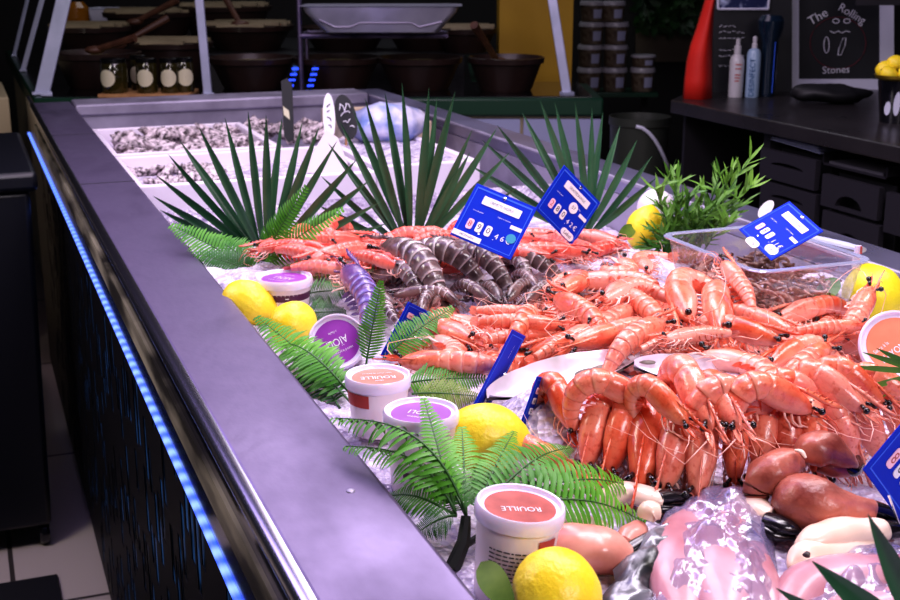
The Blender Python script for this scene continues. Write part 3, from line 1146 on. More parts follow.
def side4(patch, h, t):
    patch('printed_word', M['plum'], h * .30, h * .38, -.55, .5, off=.0010)
    patch('barcode', M['ink'], h * .30, h * .50, .75, .85, off=.0010)


p = A(421, 415, 1.02)
tub(V((p.x, p.y, .948)), Z, toC, .068, .073, 'purple-lidded tub partly hidden behind the big fern, left of the lemon', M['purple'],
    [('AÏOLI', .012, 0, 0), ('fait maison', .005, 0, .012)], pi / 2 + math.radians(160), side=side4)
# 5 near tub with ingredients


def side5(patch, h, t):
    patch('red_label', M['red_print'], h * .66, h * .84, .42, .92, off=.0010)
    lines(patch, h, t, -.78, .22, h * .30, h * .70, 10, (2, 6, -.05))
    patch('barcode', M['ink'], h * .17, h * .23, .1, .3, off=.0010)


p = A(520, 508, 1.022)
up5 = (Z + rgt * .10 - hd * .02).normalized()
tub(p - up5 * .076, up5, toC + rgt * .05, .0675, .076, 'nearest white tub with rust contents and printed ingredients list, behind the front lemon', M['rust'],
    [('ROUILLE', .010, 0, .004)], pi / 2 + math.radians(185), side=side5)
# 6 mayonnaise, leaning at the right border
c = A(896, 345, 1.02)
axis = (-fwd * .90 - rgt * .22 + upv * .34).normalized()
tub(c - axis * .05, axis, upv, .076, .05, 'mayonnaise tub with peach lid facing the viewer at the right', M['peach_print'],
    [('MAYONNAISE', .0105, .003, -.005), ('Sauce à la', .006, -.014, .007), ('recette maison', .004, 0, -.016)], math.radians(-50))


# ================================================================== LEMONS
def lemon(c, w, axis, label, m='lemon', L_=1.22, tipw=.2):
    axis = V(axis).normalized()
    ref = Z if abs(axis.z) < .9 else V((1, 0, 0))
    x = axis
    y = ref.cross(x).normalized()
    z = x.cross(y)
    b = MB()
    r = w / 2
    prof = []
    for i in range(21):
        u = -1 + 2 * i / 20
        a = math.sqrt(max(0, 1 - u * u)) ** .95
        prof.append((u * r * L_, max(.0003, a * r)))
    # stretch the ends into a nipple and a stem scar
    rs = []
    for u, rr in prof:
        uu = u / (r * L_)
        xx = u
        if uu > .82:
            rr = max(rr * .9, r * .19 * math.sqrt(max(0, (1.0 - uu) / .18)) + .0004)
            xx = u + r * .2 * (uu - .82) / .18
        n = 28
        ring = []
        for j in range(n):
            th = 2 * pi * j / n
            q = 1 + .025 * noise.noise(V((uu * 2, math.cos(th) * 1.5, math.sin(th) * 1.5)) + V(c) * 9)
            ring.append((xx, math.cos(th) * rr * q, math.sin(th) * rr * q))
        rs.append(ring)
    b.rings(rs)
    b2 = MB()
    b2.lathe([(.0006, -.0012), (r * .1, -.0008), (r * .13, .0004), (r * .08, .0016), (.0005, .001)], 10)
    o = empty('lemon', label, 'lemon', frame(V(c), x, y, z))
    b.obj('lemon_peel', M[m], o, auto=None)
    s = b2.obj('stem_scar', M['leafgreen'], o)
    s.location = (-r * L_ + .0004, 0, 0)
    s.rotation_euler = (0, pi / 2, 0)
    return o


lemon(A(249, 304, .986), .060, rgt * .8 - hd * .25 - Z * .35, 'lemon leaning on the steel ledge, its tip to the lower right', L_=1.25)
lemon(A(293, 324, .982), .056, rgt * .5 + hd * .8 + Z * .1, 'rounded lemon between the tipped tub and the lemon at the ledge', L_=1.12)
lemon(A(485, 438, .992), .064, rgt * .96 + hd * .1 - Z * .08, 'big lemon in front of the edge-on cards with tip to the right', L_=1.2)
lemon(A(557, 596, .985), .063, -hd * .55 + rgt * .2 - Z * .5, 'nearest lemon at the bottom edge beside the ingredients tub', L_=1.1)
lemon(A(645, 229, .992), .062, Z * .9 + rgt * .2, 'lemon standing behind the bamboo sprigs at the far side', L_=1.15)
lemon(A(873, 296, .985), .080, hd * .6 + Z * .55 - rgt * .1, 'greenish lemon behind the mayonnaise tub, before the clear box', 'lemon_dim', 1.05)


# ================================================================== PRICE CARDS
def card(ctr, u, v, w, h, label, title, digits, foot=None, dot=None, ovals=(), pick=None, flip=1):
    u = u.normalized()
    v = (v - u * v.dot(u)).normalized()
    n = u.cross(v)
    t = empty('price_card', label, 'price card', frame(ctr, u, v, n))
    b = MB()
    th = .0016
    b.bb(-w / 2, w / 2, -h / 2, h / 2, -th, 0)
    b.obj('card_panel', M['blue_card'], t, bevel=.0006)
    b = MB()
    m = .045 * w
    lw = .010 * w
    for x0, x1, y0, y1 in ((-w / 2 + m, w / 2 - m, h / 2 - m - lw * 2.2, h / 2 - m), (-w / 2 + m, w / 2 - m, -h / 2 + m, -h / 2 + m + lw), (-w / 2 + m, -w / 2 + m + lw, -h / 2 + m, h / 2 - m), (w / 2 - m - lw, w / 2 - m, -h / 2 + m, h / 2 - m)):
        b.bb(x0, x1, y0, y1, 0, .0003)
    b.obj('border_line', M['blue_edge'], t)

    def plate(name, mm, cx, cy, pw, ph, rnd=.3, par=t):
        q = MB()
        pts = []
        r = min(pw, ph) * w * rnd
        for sx, sy, a0 in ((1, 1, 0), (-1, 1, pi / 2), (-1, -1, pi), (1, -1, 3 * pi / 2)):
            for k in range(5):
                a = a0 + k * pi / 8
                pts.append(((cx + sx * pw / 2) * w - sx * r + math.cos(a) * r, (cy + sy * ph / 2) * w - sy * r + math.sin(a) * r))
        q.hexa([V((x, y, .0003)) for x, y in pts], [V((x, y, .0009)) for x, y in pts])
        return q.obj(name, mm, par, smooth=False)
    hh = h / w
    if title:
        o = plate('title_strip', M['white'], .02, hh * .27, .62, .135, .08)
        text(title, .062 * w, M['ink'], o, (.02 * w, hh * .27 * w, .0011), sx=min(1, 11.5 / max(1, len(title))))
    text('zone de pêche', .028 * w, M['white'], t, (-.27 * w, .05 * hh * w, .0006))
    text('origine et méthode', .028 * w, M['white'], t, (.14 * w, .09 * hh * w, .0006))
    x = -.30
    for i, dg in enumerate(digits):
        big = i < 3
        if dg == '.':
            text('.', .12 * w, M['white'], t, (x * w - .03 * w, -.27 * hh * w, .0006))
            continue
        if big:
            o = plate('price_digit', M['pink_tag'] if i == 0 else M['white'], x, -.20 * hh, .095, .165, .3)
            text(dg, .13 * w, M['red_print'] if i == 0 else M['ink'], o, (x * w, -.20 * hh * w, .0011))
            x += .15
        else:
            text(dg, .12 * w, M['white'], t, (x * w, -.235 * hh * w, .0006))
            x += .095
    if foot:
        o = plate('foot_strip', M['white'], -.26, -.42 * hh, .46, .085, .08)
        text(foot, .048 * w, M['ink'], o, (-.26 * w, -.42 * hh * w, .0011), sx=.85)
    plate('side_strip', M['white'], .36, .02 * hh, .18, .06, .1)
    if dot:
        plate('round_sticker', M['teal'], .36, -.17 * hh, .15, .15, .5)
    for (cx, cy, ow, oh, word) in ovals:
        o = plate('oval_sticker', M['white'], cx, cy, ow, oh, .5)
        text(word, .085 * w if ow > .17 else .05 * w, M['ink'], o, (cx * w, cy * w, .0011))
    b = MB()
    b.lathe([(.0005, .0022), (.0022, .0018), (.003, 0)], 12, (0, h / 2 - .07 * w, 0))
    b.obj('stud', M['chrome'], t)
    if pick is not None:      # thin pick down into the display
        b = MB()
        i_ = t.matrix_world.inverted()
        pa, pb = pick
        b.tube([i_ @ pa, i_ @ pb], .0011, 6)
        b.obj('pick', M['chrome'], t)
    return t


def card_px(c4, dist_pt, **k):
    """corners tl, tr, br, bl as seen; the card stands at the depth of dist_pt, facing the viewer"""
    d = depth(dist_pt)
    q = [CAM + ray(*p) * (d / F) for p in c4]
    ctr = (q[0] + q[1] + q[2] + q[3]) / 4
    u = (q[1] - q[0]) + (q[2] - q[3])
    v = (q[0] - q[3]) + (q[1] - q[2])
    u, v = u / 2, v / 2
    # the card is a real rectangle: find the lean that foreshortens it to what is seen
    uv, uu, vv, k = u.dot(v), u.length_squared, v.length_squared, 1.13 ** 2
    best = None
    for i in range(1, 400):
        dv = v.length * 1.2 * i / 400
        du = -uv / dv
        e = abs((uu + du * du) - k * (vv + dv * dv)) / uu
        if best is None or e < best[0]:
            best = (e, du, dv)
    _, du, dv = best
    rd = (ctr - CAM).normalized()
    u, v = u + rd * du, v + rd * dv
    return ctr, u, v, u.length, v.length


ct, u, v, w, h = card_px([(476.5, 183), (536.5, 207), (511, 260.5), (450, 233.5)], A(480, 288, 1.0))
card(ct, u, v, w, h, 'largest blue price card, standing over the dark tiger prawns', 'CREVETTE NIGERIA', '890.46€', foot='DECONGELE', dot=1,
     pick=(ct - v.normalized() * h * .3 - u.normalized() * .01, A(472, 280, .985)))
ct, u, v, w, h = card_px([(564.5, 167), (603, 203), (570.5, 246), (536, 207)], A(560, 266, 1.0))
card(ct, u, v, w, h, 'tilted blue price card before the fan palm, right of the largest card', 'CREVETTE SAUVAGE', '280.42€', ovals=[(.10, .03, .19, .19, '57'), (.28, -.38, .3, .13, 'Label')],
     pick=(ct - v.normalized() * h * .3, A(548, 254, .98)))
ct, u, v, w, h = card_px([(786.7, 198.7), (820, 228), (774, 262.7), (741, 230.7)], A(765, 275, 1.02))
card(ct, u, v, w, h, 'tilted blue price card standing in the clear box of small shrimps', 'CREVETTE GRISE', '180.11€', ovals=[(-.06, -.50, .30, .15, '100g'), (.30, -.36, .28, .16, 'frais')],
     pick=(ct - v.normalized() * h * .35 - u.normalized() * .015, A(752, 272, 1.0)))
ct, u, v, w, h = card_px([(935, 390), (978, 458), (906, 528), (864, 468)], A(880, 520, .98))
card(ct, u, v, w, h, 'blue price card cut by the right border above the crab claws', 'TOURTEAU', '860.50€',
     pick=(ct - v.normalized() * h * .45, A(905, 540, .95)))


def card_edge(a, bpt, dpt, lean, label, depth_len, title, digits):
    """card seen nearly edge-on: a,bpt = long side in the picture at the depth of dpt, lean = small pixel shift of the other side"""
    d = depth(dpt)
    p = CAM + ray(*a) * (d / F)
    q = CAM + ray(*bpt) * (d / F)
    vlong = p - q
    sh = CAM + ray(a[0] + lean[0], a[1] + lean[1]) * (d / F) - p + fwd * depth_len
    sh = sh - vlong.normalized() * sh.dot(vlong.normalized()) * .2
    ctr = (p + q) / 2 + sh / 2
    uu, vv = -vlong, sh
    # the printed side looks to the right
    u_ = vlong
    v_ = sh
    n = u_.cross(v_)
    if n.dot(fwd) > 0:
        u_ = -u_
    return card(ctr, u_, v_, vlong.length, sh.length * .95, label, title, digits, pick=(q + sh * .1, q + (q - p) * .25 + V((0, 0, -.012))))


card_edge((412, 296), (384, 350), A(398, 352, .975), (14, 26), 'small blue card seen edge-on between the two near fern fronds', .035, 'CREVETTE', '190.10€')
card_edge((518, 321), (476, 402), A(484, 405, .975), (4, 30), 'tall blue card seen edge-on at the left tip of the pearly shell', .05, '', '')
card_edge((544, 362), (520, 430), A(524, 440, .975), (2, 42), 'blue card seen edge-on on a steel pick behind the big lemon', .045, 'GAMBAS', '220.90€')


# ================================================================== FERNS
def frond(mb, a, b_, lift, w, nrm=None, n=30, droop=.25, stem=.0014, mi_leaf=0, mi_stem=1, rnd=None):
    rr = rnd or R
    a, b_ = V(a), V(b_)
    t = b_ - a
    L_ = t.length
    nr = V(nrm) if nrm else Z
    sd = t.cross(nr).normalized()
    up = sd.cross(t).normalized()
    pts = []
    for i in range(n + 1):
        u_ = i / n
        pts.append(a + t * u_ + up * (lift * L_ * (math.sin(pi * u_ ** .8))))
    mb.tube(pts, [stem * (1 - .75 * i / n) for i in range(n + 1)], 5, mi=mi_stem)
    st = int(n * .12)
    for i in range(st, n + 1):
        u_ = i / n
        p = pts[i]
        tg = (pts[min(n, i + 1)] - pts[max(0, i - 1)]).normalized()
        s2 = tg.cross(nr).normalized()
        u2 = s2.cross(tg)
        ww = w * (.35 + .65 * sstep(0, .3, u_)) * (1 - .8 * max(0, (u_ - .35) / .65) ** 1.3)
        for k in (-1, 1):
            dv = (s2 * k + tg * .35 - u2 * droop * rr.uniform(.5, 1.5)).normalized()
            mb.leaf(p, p + dv * ww * rr.uniform(.85, 1.1), L_ / n * .40, u2, .2, bow=.08, mi=mi_leaf, k=4, shape=lambda q: (.75 + .5 * q if q < .5 else 1.0 - .8 * (q - .5)))


def fern(name, label, fronds, leaf='fern', base=None, stemtop=None, group=None):
    base = V(base) if base is not None else V(fronds[0][0])
    t = empty(name, label, 'fern', base, group)
    for f in fronds:
        b = MB()
        a, e, lift, w = f[:4]
        lf = f[4] if len(f) > 4 else leaf
        nr = f[5] if len(f) > 5 else None
        frond(b, V(a) - base, V(e) - base, lift, w, nrm=nr, droop=f[6] if len(f) > 6 else .25)
        b.obj('frond', [M[lf], M['fern_stem']], t, auto=None)
    if stemtop is not None:
        b = MB()
        s = V(stemtop) - base
        b.tube([V((0, 0, 0)), s * .5 + V((.004, 0, 0)), s], [.007, .006, .004], 8)
        b.tube([s * .35, s * .6 + V((.02, .0, .0)), s * .9 + V((.03, .01, 0))], [.003, .003, .002], 6)
        b.obj('stem', M['stem'], t)
    return t


vface = (-fwd * .75 + Z * .6)


def up_(base_, x, y, dd=0.0):
    return AD(x, y, base_.dot(hd) + dd)


cr = A(466, 516, .985)
sg = rgt * .008


def tip(x, y, dd):
    return AD(x, y, cr.dot(hd) + dd)


fern('fern_plant', 'big green fern with black stem spreading in front of the big lemon', [
    (cr, tip(334, 418, .10), .22, .030, 'fern', None, .9),
    (cr - sg, tip(346, 446, .07), .20, .026, 'fern', None, .8),
    (cr - sg, tip(424, 400, .10), .06, .020, 'fern', vface, .1),
    (cr + sg, tip(648, 524, .06), .24, .030, 'fern', vface, .2),
    (cr + sg, tip(570, 448, .12), .18, .028, 'fern', vface, .2),
    (cr + sg, tip(636, 488, .10), .20, .028, 'fern', vface, .2),
    (cr - sg, tip(384, 498, .05), .22, .022, 'fern', vface, .2),
    (cr, tip(462, 428, .10), .05, .024, 'fern', vface, .2),
    (cr - sg, tip(416, 534, -.01), .25, .018, 'fern_dark', vface, .2),
    (cr + sg, tip(514, 432, .12), .10, .022, 'fern', vface, .2),
    (cr, tip(440, 470, .04), .1, .022, 'fern_dark', vface, .2),
    (cr + sg, tip(496, 470, .06), .1, .022, 'fern_dark', vface, .2)],
    base=A(452, 570, .950), stemtop=cr)
q1, q2 = A(262, 278, .975), A(260, 270, .98)
fern('fern_sprig', 'green fern sprig lying on the steel ledge before the left palm leaf', [
    (q1, up_(q1, 172, 226, .06), .06, .036, 'fern', vface, .15), (q1, up_(q1, 212, 236, .05), .14, .034, 'fern', vface, .15), (q1, up_(q1, 196, 254, .0), .1, .03, 'fern_dark', vface, .15)])
fern('fern_sprig', 'bright fern sprig rising behind the rear purple-lidded tub', [
    (q2, up_(q2, 306, 188, -.03), .05, .030, 'fern', vface, .1), (q2, up_(q2, 342, 210, -.03), .06, .030, 'fern', vface, .1), (q2, up_(q2, 286, 214, -.02), .05, .024, 'fern_dark', vface, .1)])
fern('fern_sprig', 'long fern sprig lying along the ledge below the two lemons', [
    (A(352, 404, .965), A(258, 318, 1.0), .05, .036, 'fern', vface, .2), (A(350, 394, .97), A(282, 342, .99), .16, .032, 'fern', vface, .2), (A(340, 408, .96), A(300, 352, .98), .03, .03, 'fern_dark', vface, .2)])
fern('fern_sprig', 'upright bright fern frond standing right of the tipped tub', [(A(366, 366, .97), up_(A(366, 366, .97), 381, 282, .02), .03, .020, 'fern', vface, .1)])
fern('fern_sprig', 'yellow-green fern frond curving past the small edge-on card', [(A(384, 360, .975), A(452, 308, 1.02), .10, .026, 'fern', vface, .2)])
fern('fern_sprig', 'olive fern frond lying level behind the rear tub on red prawns', [(A(272, 272, .99), A(376, 270, 1.0), .05, .022, 'fern_olive', vface, .3), (A(300, 296, .98), A(352, 290, .985), .08, .030, 'fern_dark', vface, .3), (A(298, 316, .97), A(345, 312, .975), .08, .030, 'fern_dark', vface, .3)])
fern('fern_sprig', 'flat fern frond under the tall edge-on card beside the orange-lidded tub', [(A(402, 384, .98), A(484, 378, .985), .06, .030, 'fern', vface, .3), (A(412, 394, .975), A(476, 396, .975), .06, .026, 'fern_olive', vface, .3)])


# ================================================================== FAN PALM LEAVES
def palm(label, base_px, bz, tips, w=.0085, tilt=0, seed=1, col='palm'):
    rr = random.Random(seed)
    base = A(*base_px, bz)
    d0 = base.dot(hd)
    t = empty('palm_leaf', label, 'palm leaf', base)
    for i, (x, y) in enumerate(tips):
        tip = AD(x, y, d0 + rr.uniform(-.012, .03))
        b = MB()
        b.leaf(V((rr.uniform(-.004, .004), 0, 0)), tip - base, w * rr.uniform(.85, 1.1), -hd + rgt * rr.uniform(-.5, .5), .7, bow=rr.uniform(-.02, .02), k=10,
               shape=lambda q: (.30 + 2.0 * q if q < .35 else (1.0 if q < .62 else 1.0 - ((q - .62) / .38) ** 1.3 * .96)))
        b.obj('palm_blade', M[col], t, auto=None)
    b = MB()
    b.tube([V((0, 0, -.03)), V((0, 0, .012))], [.008, .006], 8)
    b.obj('stalk', M['fern_stem'], t)
    return t


palm('left fan palm leaf with dark spiky blades before the oyster boxes', (266, 262), .962,
     [(153, 196), (156, 175), (168, 154), (180, 141), (199, 127), (225, 118), (248, 111), (266, 115), (282, 118), (302, 123), (319, 127), (337, 141), (357, 159), (370, 180), (382, 201), (388, 223), (160, 210), (174, 226)], .0066, seed=1)
palm('middle fan palm leaf with the tallest blades, left of the largest card', (412, 256), .962,
     [(321, 176), (328, 143), (340, 122), (353, 110), (365, 98), (385, 93), (402, 83), (429, 88), (437, 97), (455, 92), (472, 130), (497, 128), (510, 152), (517, 188), (318, 205), (330, 225), (470, 152)], .0066, seed=2)
palm('right fan palm leaf rising behind the tilted card by the fan', (586, 236), .965,
     [(482, 140), (497, 125), (522, 112), (540, 100), (555, 103), (575, 103), (592, 108), (603, 112), (620, 126), (637, 140), (652, 156), (656, 178), (470, 165), (490, 190)], .0062, seed=3)
palm('nearest dark palm leaf rising from the bottom right corner', (960, 690), .99,
     [(868, 514), (812, 561), (776, 588), (930, 500), (985, 520)], .0085, seed=4)
# a sprig of narrow leaves at the right border
b = MB()
p0 = A(925, 372, 1.05)
for x, y in ((842, 394), (862, 352), (876, 348), (846, 366), (880, 398)):
    b.leaf(V((0, 0, 0)), AD(x, y, (p0 - CAM).dot(hd)) - p0, .0030, -hd, .3, k=5)
t = empty('bamboo_sprig', 'few narrow green leaves crossing the mayonnaise tub lid', 'plant', p0)
b.obj('bamboo_leaf', M['bamboo'], t, auto=None)
b = MB()
b.tube([V((0, 0, -.07)), V((0, 0, 0)), V((.01, 0, .03))], .0015, 6)
b.obj('stem', M['fern_stem'], t)

# bamboo-like plant
base = A(672, 262, .955)
t = empty('bamboo_plant', 'bushy bamboo-leaved plant behind the clear shrimp box', 'plant', base)
rr = random.Random(21)
d0 = base.dot(hd)
spr = [(652, 232), (660, 205), (655, 188), (676, 178), (690, 195), (668, 175), (706, 190), (720, 175), (735, 168), (750, 158), (700, 215), (716, 205), (730, 195), (752, 185), (645, 248), (650, 262), (690, 225), (730, 222), (682, 205), (742, 205), (664, 240), (700, 235), (715, 228)]
for i, (x, y) in enumerate(spr):
    tip = AD(x, y, d0 + rr.uniform(-.05, .05)) - base
    st = V((rr.uniform(-.02, .04), rr.uniform(-.02, .02), 0)) + rgt * (.02 if x > 700 else 0)
    b = MB()
    mid = (st + tip) / 2 + V((0, 0, .012))
    b.tube([st, mid, tip], [.0016, .0012, .0007], 5, mi=1)
    nl = 26 if i > 9 else 20
    for k in range(nl):
        u_ = .25 + .78 * k / nl
        p = st.lerp(tip, u_) + V((0, 0, .012 * math.sin(pi * min(1, u_))))
        ax = (tip - st).normalized()
        dv = (ax * rr.uniform(.3, 1.1) + V((rr.uniform(-1, 1), rr.uniform(-1, 1), rr.uniform(-.35, .8)))).normalized()
        b.leaf(p, p + dv * rr.uniform(.022, .042), rr.uniform(.0022, .0036), Z + V((rr.uniform(-.4, .4), -.5, 0)), .25, bow=rr.uniform(-.1, .12), k=4)
    b.obj('sprig', [M['bamboo'], M['fern_stem']], t, auto=None)
b = MB()
b.tube([V((0, 0, -.02)), V((.002, 0, .05))], [.005, .003], 8)
b.obj('stem', M['fern_stem'], t)

# loose leaves
def loose_leaf(a, b_, w, label, nr=None, m='leafgreen'):
    a, b_ = V(a), V(b_)
    t = empty('green_leaf', label, 'leaf', a)
    q = MB()
    q.leaf(V((0, 0, 0)), b_ - a, w, nr or (-hd + Z * .4), .18, bow=.08, k=8, shape=lambda q_: math.sin(pi * min(1, q_ * .9 + .06)) ** .7)
    q.obj('leaf_blade', M[m], t, auto=None)
    q = MB()
    q.tube([(b_ - a) * -.12, (b_ - a) * .0, (b_ - a) * .9 + V((0, 0, .001))], [.0007, .0007, .0003], 5)
    q.obj('leaf_stalk', M['fern_stem'], t)


loose_leaf(A(512, 608, .985), A(481, 562, .995), .0105, 'pale green leaf standing against the ingredients tub')
loose_leaf(A(815, 298, 1.0), A(840, 280, 1.02), .012, 'green leaf against the clear box corner', m='fern')
loose_leaf(A(634, 226, 1.0), A(618, 240, .985), .011, 'round pale leaf beside the lemon under the bamboo')

# ================================================================== CLEAR BOX OF SHRIMPS
bx0, bx1, by0, by1, bz0, bz1 = .872, 1.035, 1.225, 1.445, .965, 1.05
t = empty('clear_box', 'clear plastic box full of small grey shrimps behind the heap', 'box', V(((bx0 + bx1) / 2, (by0 + by1) / 2, bz0)))


def rrect(x0, x1, y0, y1, r, z, k=5):
    out = []
    for sx, sy, a0 in ((1, 1, 0), (-1, 1, pi / 2), (-1, -1, pi), (1, -1, 3 * pi / 2)):
        for i in range(k + 1):
            a = a0 + i * pi / 2 / k
            out.append(V(((x1 if sx > 0 else x0) - sx * r + math.cos(a) * r, (y1 if sy > 0 else y0) - sy * r + math.sin(a) * r, z)))
    return out


oo = V(((bx0 + bx1) / 2, (by0 + by1) / 2, bz0))
b = MB()
ringsq = [(.014, .0), (.012, .002), (.0, bz1 - bz0 - .006), (0, bz1 - bz0)]
b.rings([[p - oo for p in rrect(bx0 + i, bx1 - i, by0 + i, by1 - i, .02, bz0 + z)] for i, z in ringsq], cap=False)
fl = [p - oo for p in rrect(bx0 + .014, bx1 - .014, by0 + .014, by1 - .014, .018, bz0 + .0005)]
b.add(fl, [tuple(range(len(fl)))])
b.obj('box_wall', M['clear'], t)
b = MB()
b.rings([[p - oo for p in rrect(bx0 - i, bx1 + i, by0 - i, by1 + i, .022, bz1 + z)] for i, z in ((0, -.001), (.006, -.001), (.007, .0005), (.006, .002), (0, .002), (-.001, .0005), (0, -.001))], cap=False)
b.obj('box_rim', film_mat('rim_plastic', .45, (.62, .66, .9, 1), .2, .08), t)

# small shrimps: one curled mesh copied
def shrimp_mesh(seed, curl):
    rr = random.Random(seed)
    b = MB()
    p = V((0, 0, 0))
    ang = 0
    rs, cols = [], []
    n = 8
    hs = [.05, .1, .135, .14, .13, .12, .11, .1, .085, .07, .05, .03]
    for i, h in enumerate(hs):
        tz = V((-math.sin(ang), 0, math.cos(ang)))
        rs.append([p + V((0, math.cos(2 * pi * j / n) * h * .8, 0)) + tz * (math.sin(2 * pi * j / n) * h) for j in range(n)])
        cols += [(.5 if i > 4 and i % 2 else 0, .6 if math.sin(2 * pi * j / n) < -.3 else 0, 0) for j in range(n)]
        p = p + V((-math.cos(ang), 0, -math.sin(ang))) * .1
        if i > 2:
            ang += math.radians(curl) / 9
    b.rings(rs, cols=cols)
    t = V((-math.cos(ang), 0, -math.sin(ang)))
    k0 = len(b.v)
    for sd in (-.5, 0, .5):
        d = (t + V((0, sd, 0))).normalized()
        b.leaf(p, p + d * .16, .05, (-t.z, 0, t.x), .1, k=3)
    b.tube([(0, 0, 0), (.2, .1, .05), (.35, .3, -.02)], [.012, .008, .002], 4)
    b.tube([(0, 0, 0), (.2, -.08, .02), (.3, -.3, -.08)], [.012, .008, .002], 4)
    for sd in (-1, 1):
        b.ball((.0, sd * .06, .05), .03, 6, 4)
        for q in range(3):
            b.tube([(-.2 - q * .08, sd * .05, -.1), (-.14 - q * .08, sd * .09, -.22), (-.06 - q * .08, sd * .06, -.27)], [.014, .01, .004], 4)
    b.c += [(0, .3, 0)] * (len(b.v) - len(b.c))
    return b.mesh('shrimp', M['grey_shrimp'], cols=True)


SH = [shrimp_mesh(i, c) for i, c in enumerate((60, 130, 190))]
rr = random.Random(5)
first = None
spots = []
for i in range(110):           # top layer
    spots.append((rr.uniform(bx0 + .02, bx1 - .02), rr.uniform(by0 + .02, by1 - .02), bz0 + .044 + rr.uniform(-.004, .014)))
for i in range(86):           # against the front and left walls
    spots.append((rr.uniform(bx0 + .022, bx1 - .02), by0 + .022 + rr.uniform(0, .016), bz0 + rr.uniform(.010, .05)))
for i in range(86):
    spots.append((bx0 + .022 + rr.uniform(0, .016), rr.uniform(by0 + .022, by1 - .02), bz0 + rr.uniform(.010, .05)))
for i, s in enumerate(spots):
    o = bpy.data.objects.new('grey_shrimp', SH[i % 3])
    COL.objects.link(o)
    o.location = s
    o.rotation_euler = (rr.choice((0, 1.5, -1.5)) + rr.uniform(-.4, .4), rr.uniform(-.4, .4), rr.uniform(0, 6.28))
    k = rr.uniform(.024, .031)
    o.scale = (k, k, k)
    tag(o, 'small grey-brown shrimp piled in the clear plastic box', 'shrimp', 'small shrimps in the clear box')

# folded paper bag behind the box
b = MB()
q = [AD(806, 230, 1.72), AD(812, 238, 1.72), AD(866, 250, 1.62), AD(862, 242, 1.62)]
pts = [AD(x, y, d) for x, y, d in ((806, 236, 1.70), (826, 241, 1.67), (846, 246, 1.64), (862, 250, 1.61))]
b.tube(pts, [.006, .009, .010, .008], 10, flat=.5)
o1 = pts[0].copy()
t = empty('folded_bag', 'folded white plastic bag with pink edge behind the clear box', 'bag', o1)
bb2 = MB()
bb2.v = [tuple(V(p) - o1) for p in b.v]
bb2.f, bb2.c, bb2.mi = b.f, b.c, b.mi
bb2.obj('bag_roll', M['paper'], t)
b = MB()
f0 = AD(856, 246, 1.605) - o1
f1 = AD(862, 246, 1.60) - o1
f2 = AD(858, 273, 1.60) - o1
f3 = AD(852, 268, 1.605) - o1
b.hexa([f0, f1, f2, f3], [p + hd * .004 for p in (f0, f1, f2, f3)])
b.obj('bag_flap', M['lid'], t)
b = MB()
g0, g1 = AD(860.5, 246, 1.598) - o1, AD(862.5, 246, 1.598) - o1
g2, g3 = AD(862, 254, 1.598) - o1, AD(860, 254, 1.598) - o1
b.add([g0, g1, g2, g3], [(0, 1, 2, 3)])
b.obj('pink_edge', M['red_print'], t, smooth=False)
# white oval tag behind the third card
ct = AD(766, 209, 1.74)
b = MB()
n = 24
pts = [rgt * (math.cos(2 * pi * i / n) * .013 * .8 - math.sin(2 * pi * i / n) * .005) + upv * (math.sin(2 * pi * i / n) * .006 + math.cos(2 * pi * i / n) * .011) for i in range(n)]
b.hexa(pts, [p + fwd * .001 for p in pts])
b.tube([V((0, 0, 0)), V((.004, 0, -.09))], .001, 5)
o = b.obj('oval_tag', M['white'], smooth=False)
o.location = ct
tag(o, 'white oval tag half hidden behind the card in the clear box', 'tag')
# white bulb-like shell behind the far lemon
b = MB()
b.ball((0, 0, 0), .034, 20, 12, sc=(1, .85, .95))
for i in range(len(b.v)):
    p = V(b.v[i])
    b.v[i] = tuple(p * (1 + .08 * noise.noise(p * 30)))
o = b.obj('white_shell', M['pearl'], auto=None)
o.location = A(656, 207, .995)
tag(o, 'rounded white shell resting behind the bamboo-side lemon', 'shell')


# ================================================================== PEARLY SHELLS
def pearl_shell(pa, pb, z, width, label, dark):
    a, b_ = A(*pa, z), A(*pb, z + .004)
    x = (a - b_).normalized()
    y = Z.cross(x).normalized()
    zz = (x.cross(y) + (-hd) * .55).normalized()
    y = zz.cross(x).normalized()
    L_ = (a - b_).length
    t = empty('pearly_shell', label, 'shell', frame((a + b_) / 2, x, y, zz))
    n, k = 28, 9
    for nm, m, dz in (('shell_inside', M['pearl'], 0), ('shell_outside', M['pearl_dark'], -.004)):
        b = MB()
        vs, fs = [], []
        for i in range(n + 1):
            u_ = i / n
            ww = width * (math.sin(pi * (u_ * .97 + .015)) ** .6) * (1.0 - .25 * u_)
            for j in range(k + 1):
                q = -1 + 2 * j / k
                vs.append(((.5 - u_) * L_, q * ww, dz + .009 * (q * q) - .004 + .0015 * noise.noise(V((u_ * 9, q * 3, dz)))))
        for i in range(n):
            for j in range(k):
                o_ = i * (k + 1) + j
                fs.append((o_, o_ + 1, o_ + k + 2, o_ + k + 1))
        b.add(vs, fs)
        b.obj(nm, m, t, auto=None)
    b = MB()
    for (u_, q, s) in dark:
        b.ball(((.5 - u_) * L_, q * width, -.001 + .009 * q * q), s, 12, 6, sc=(1.6, .6, .16))
    b.obj('dark_scar', M['pearl_dark'], t)
    return t


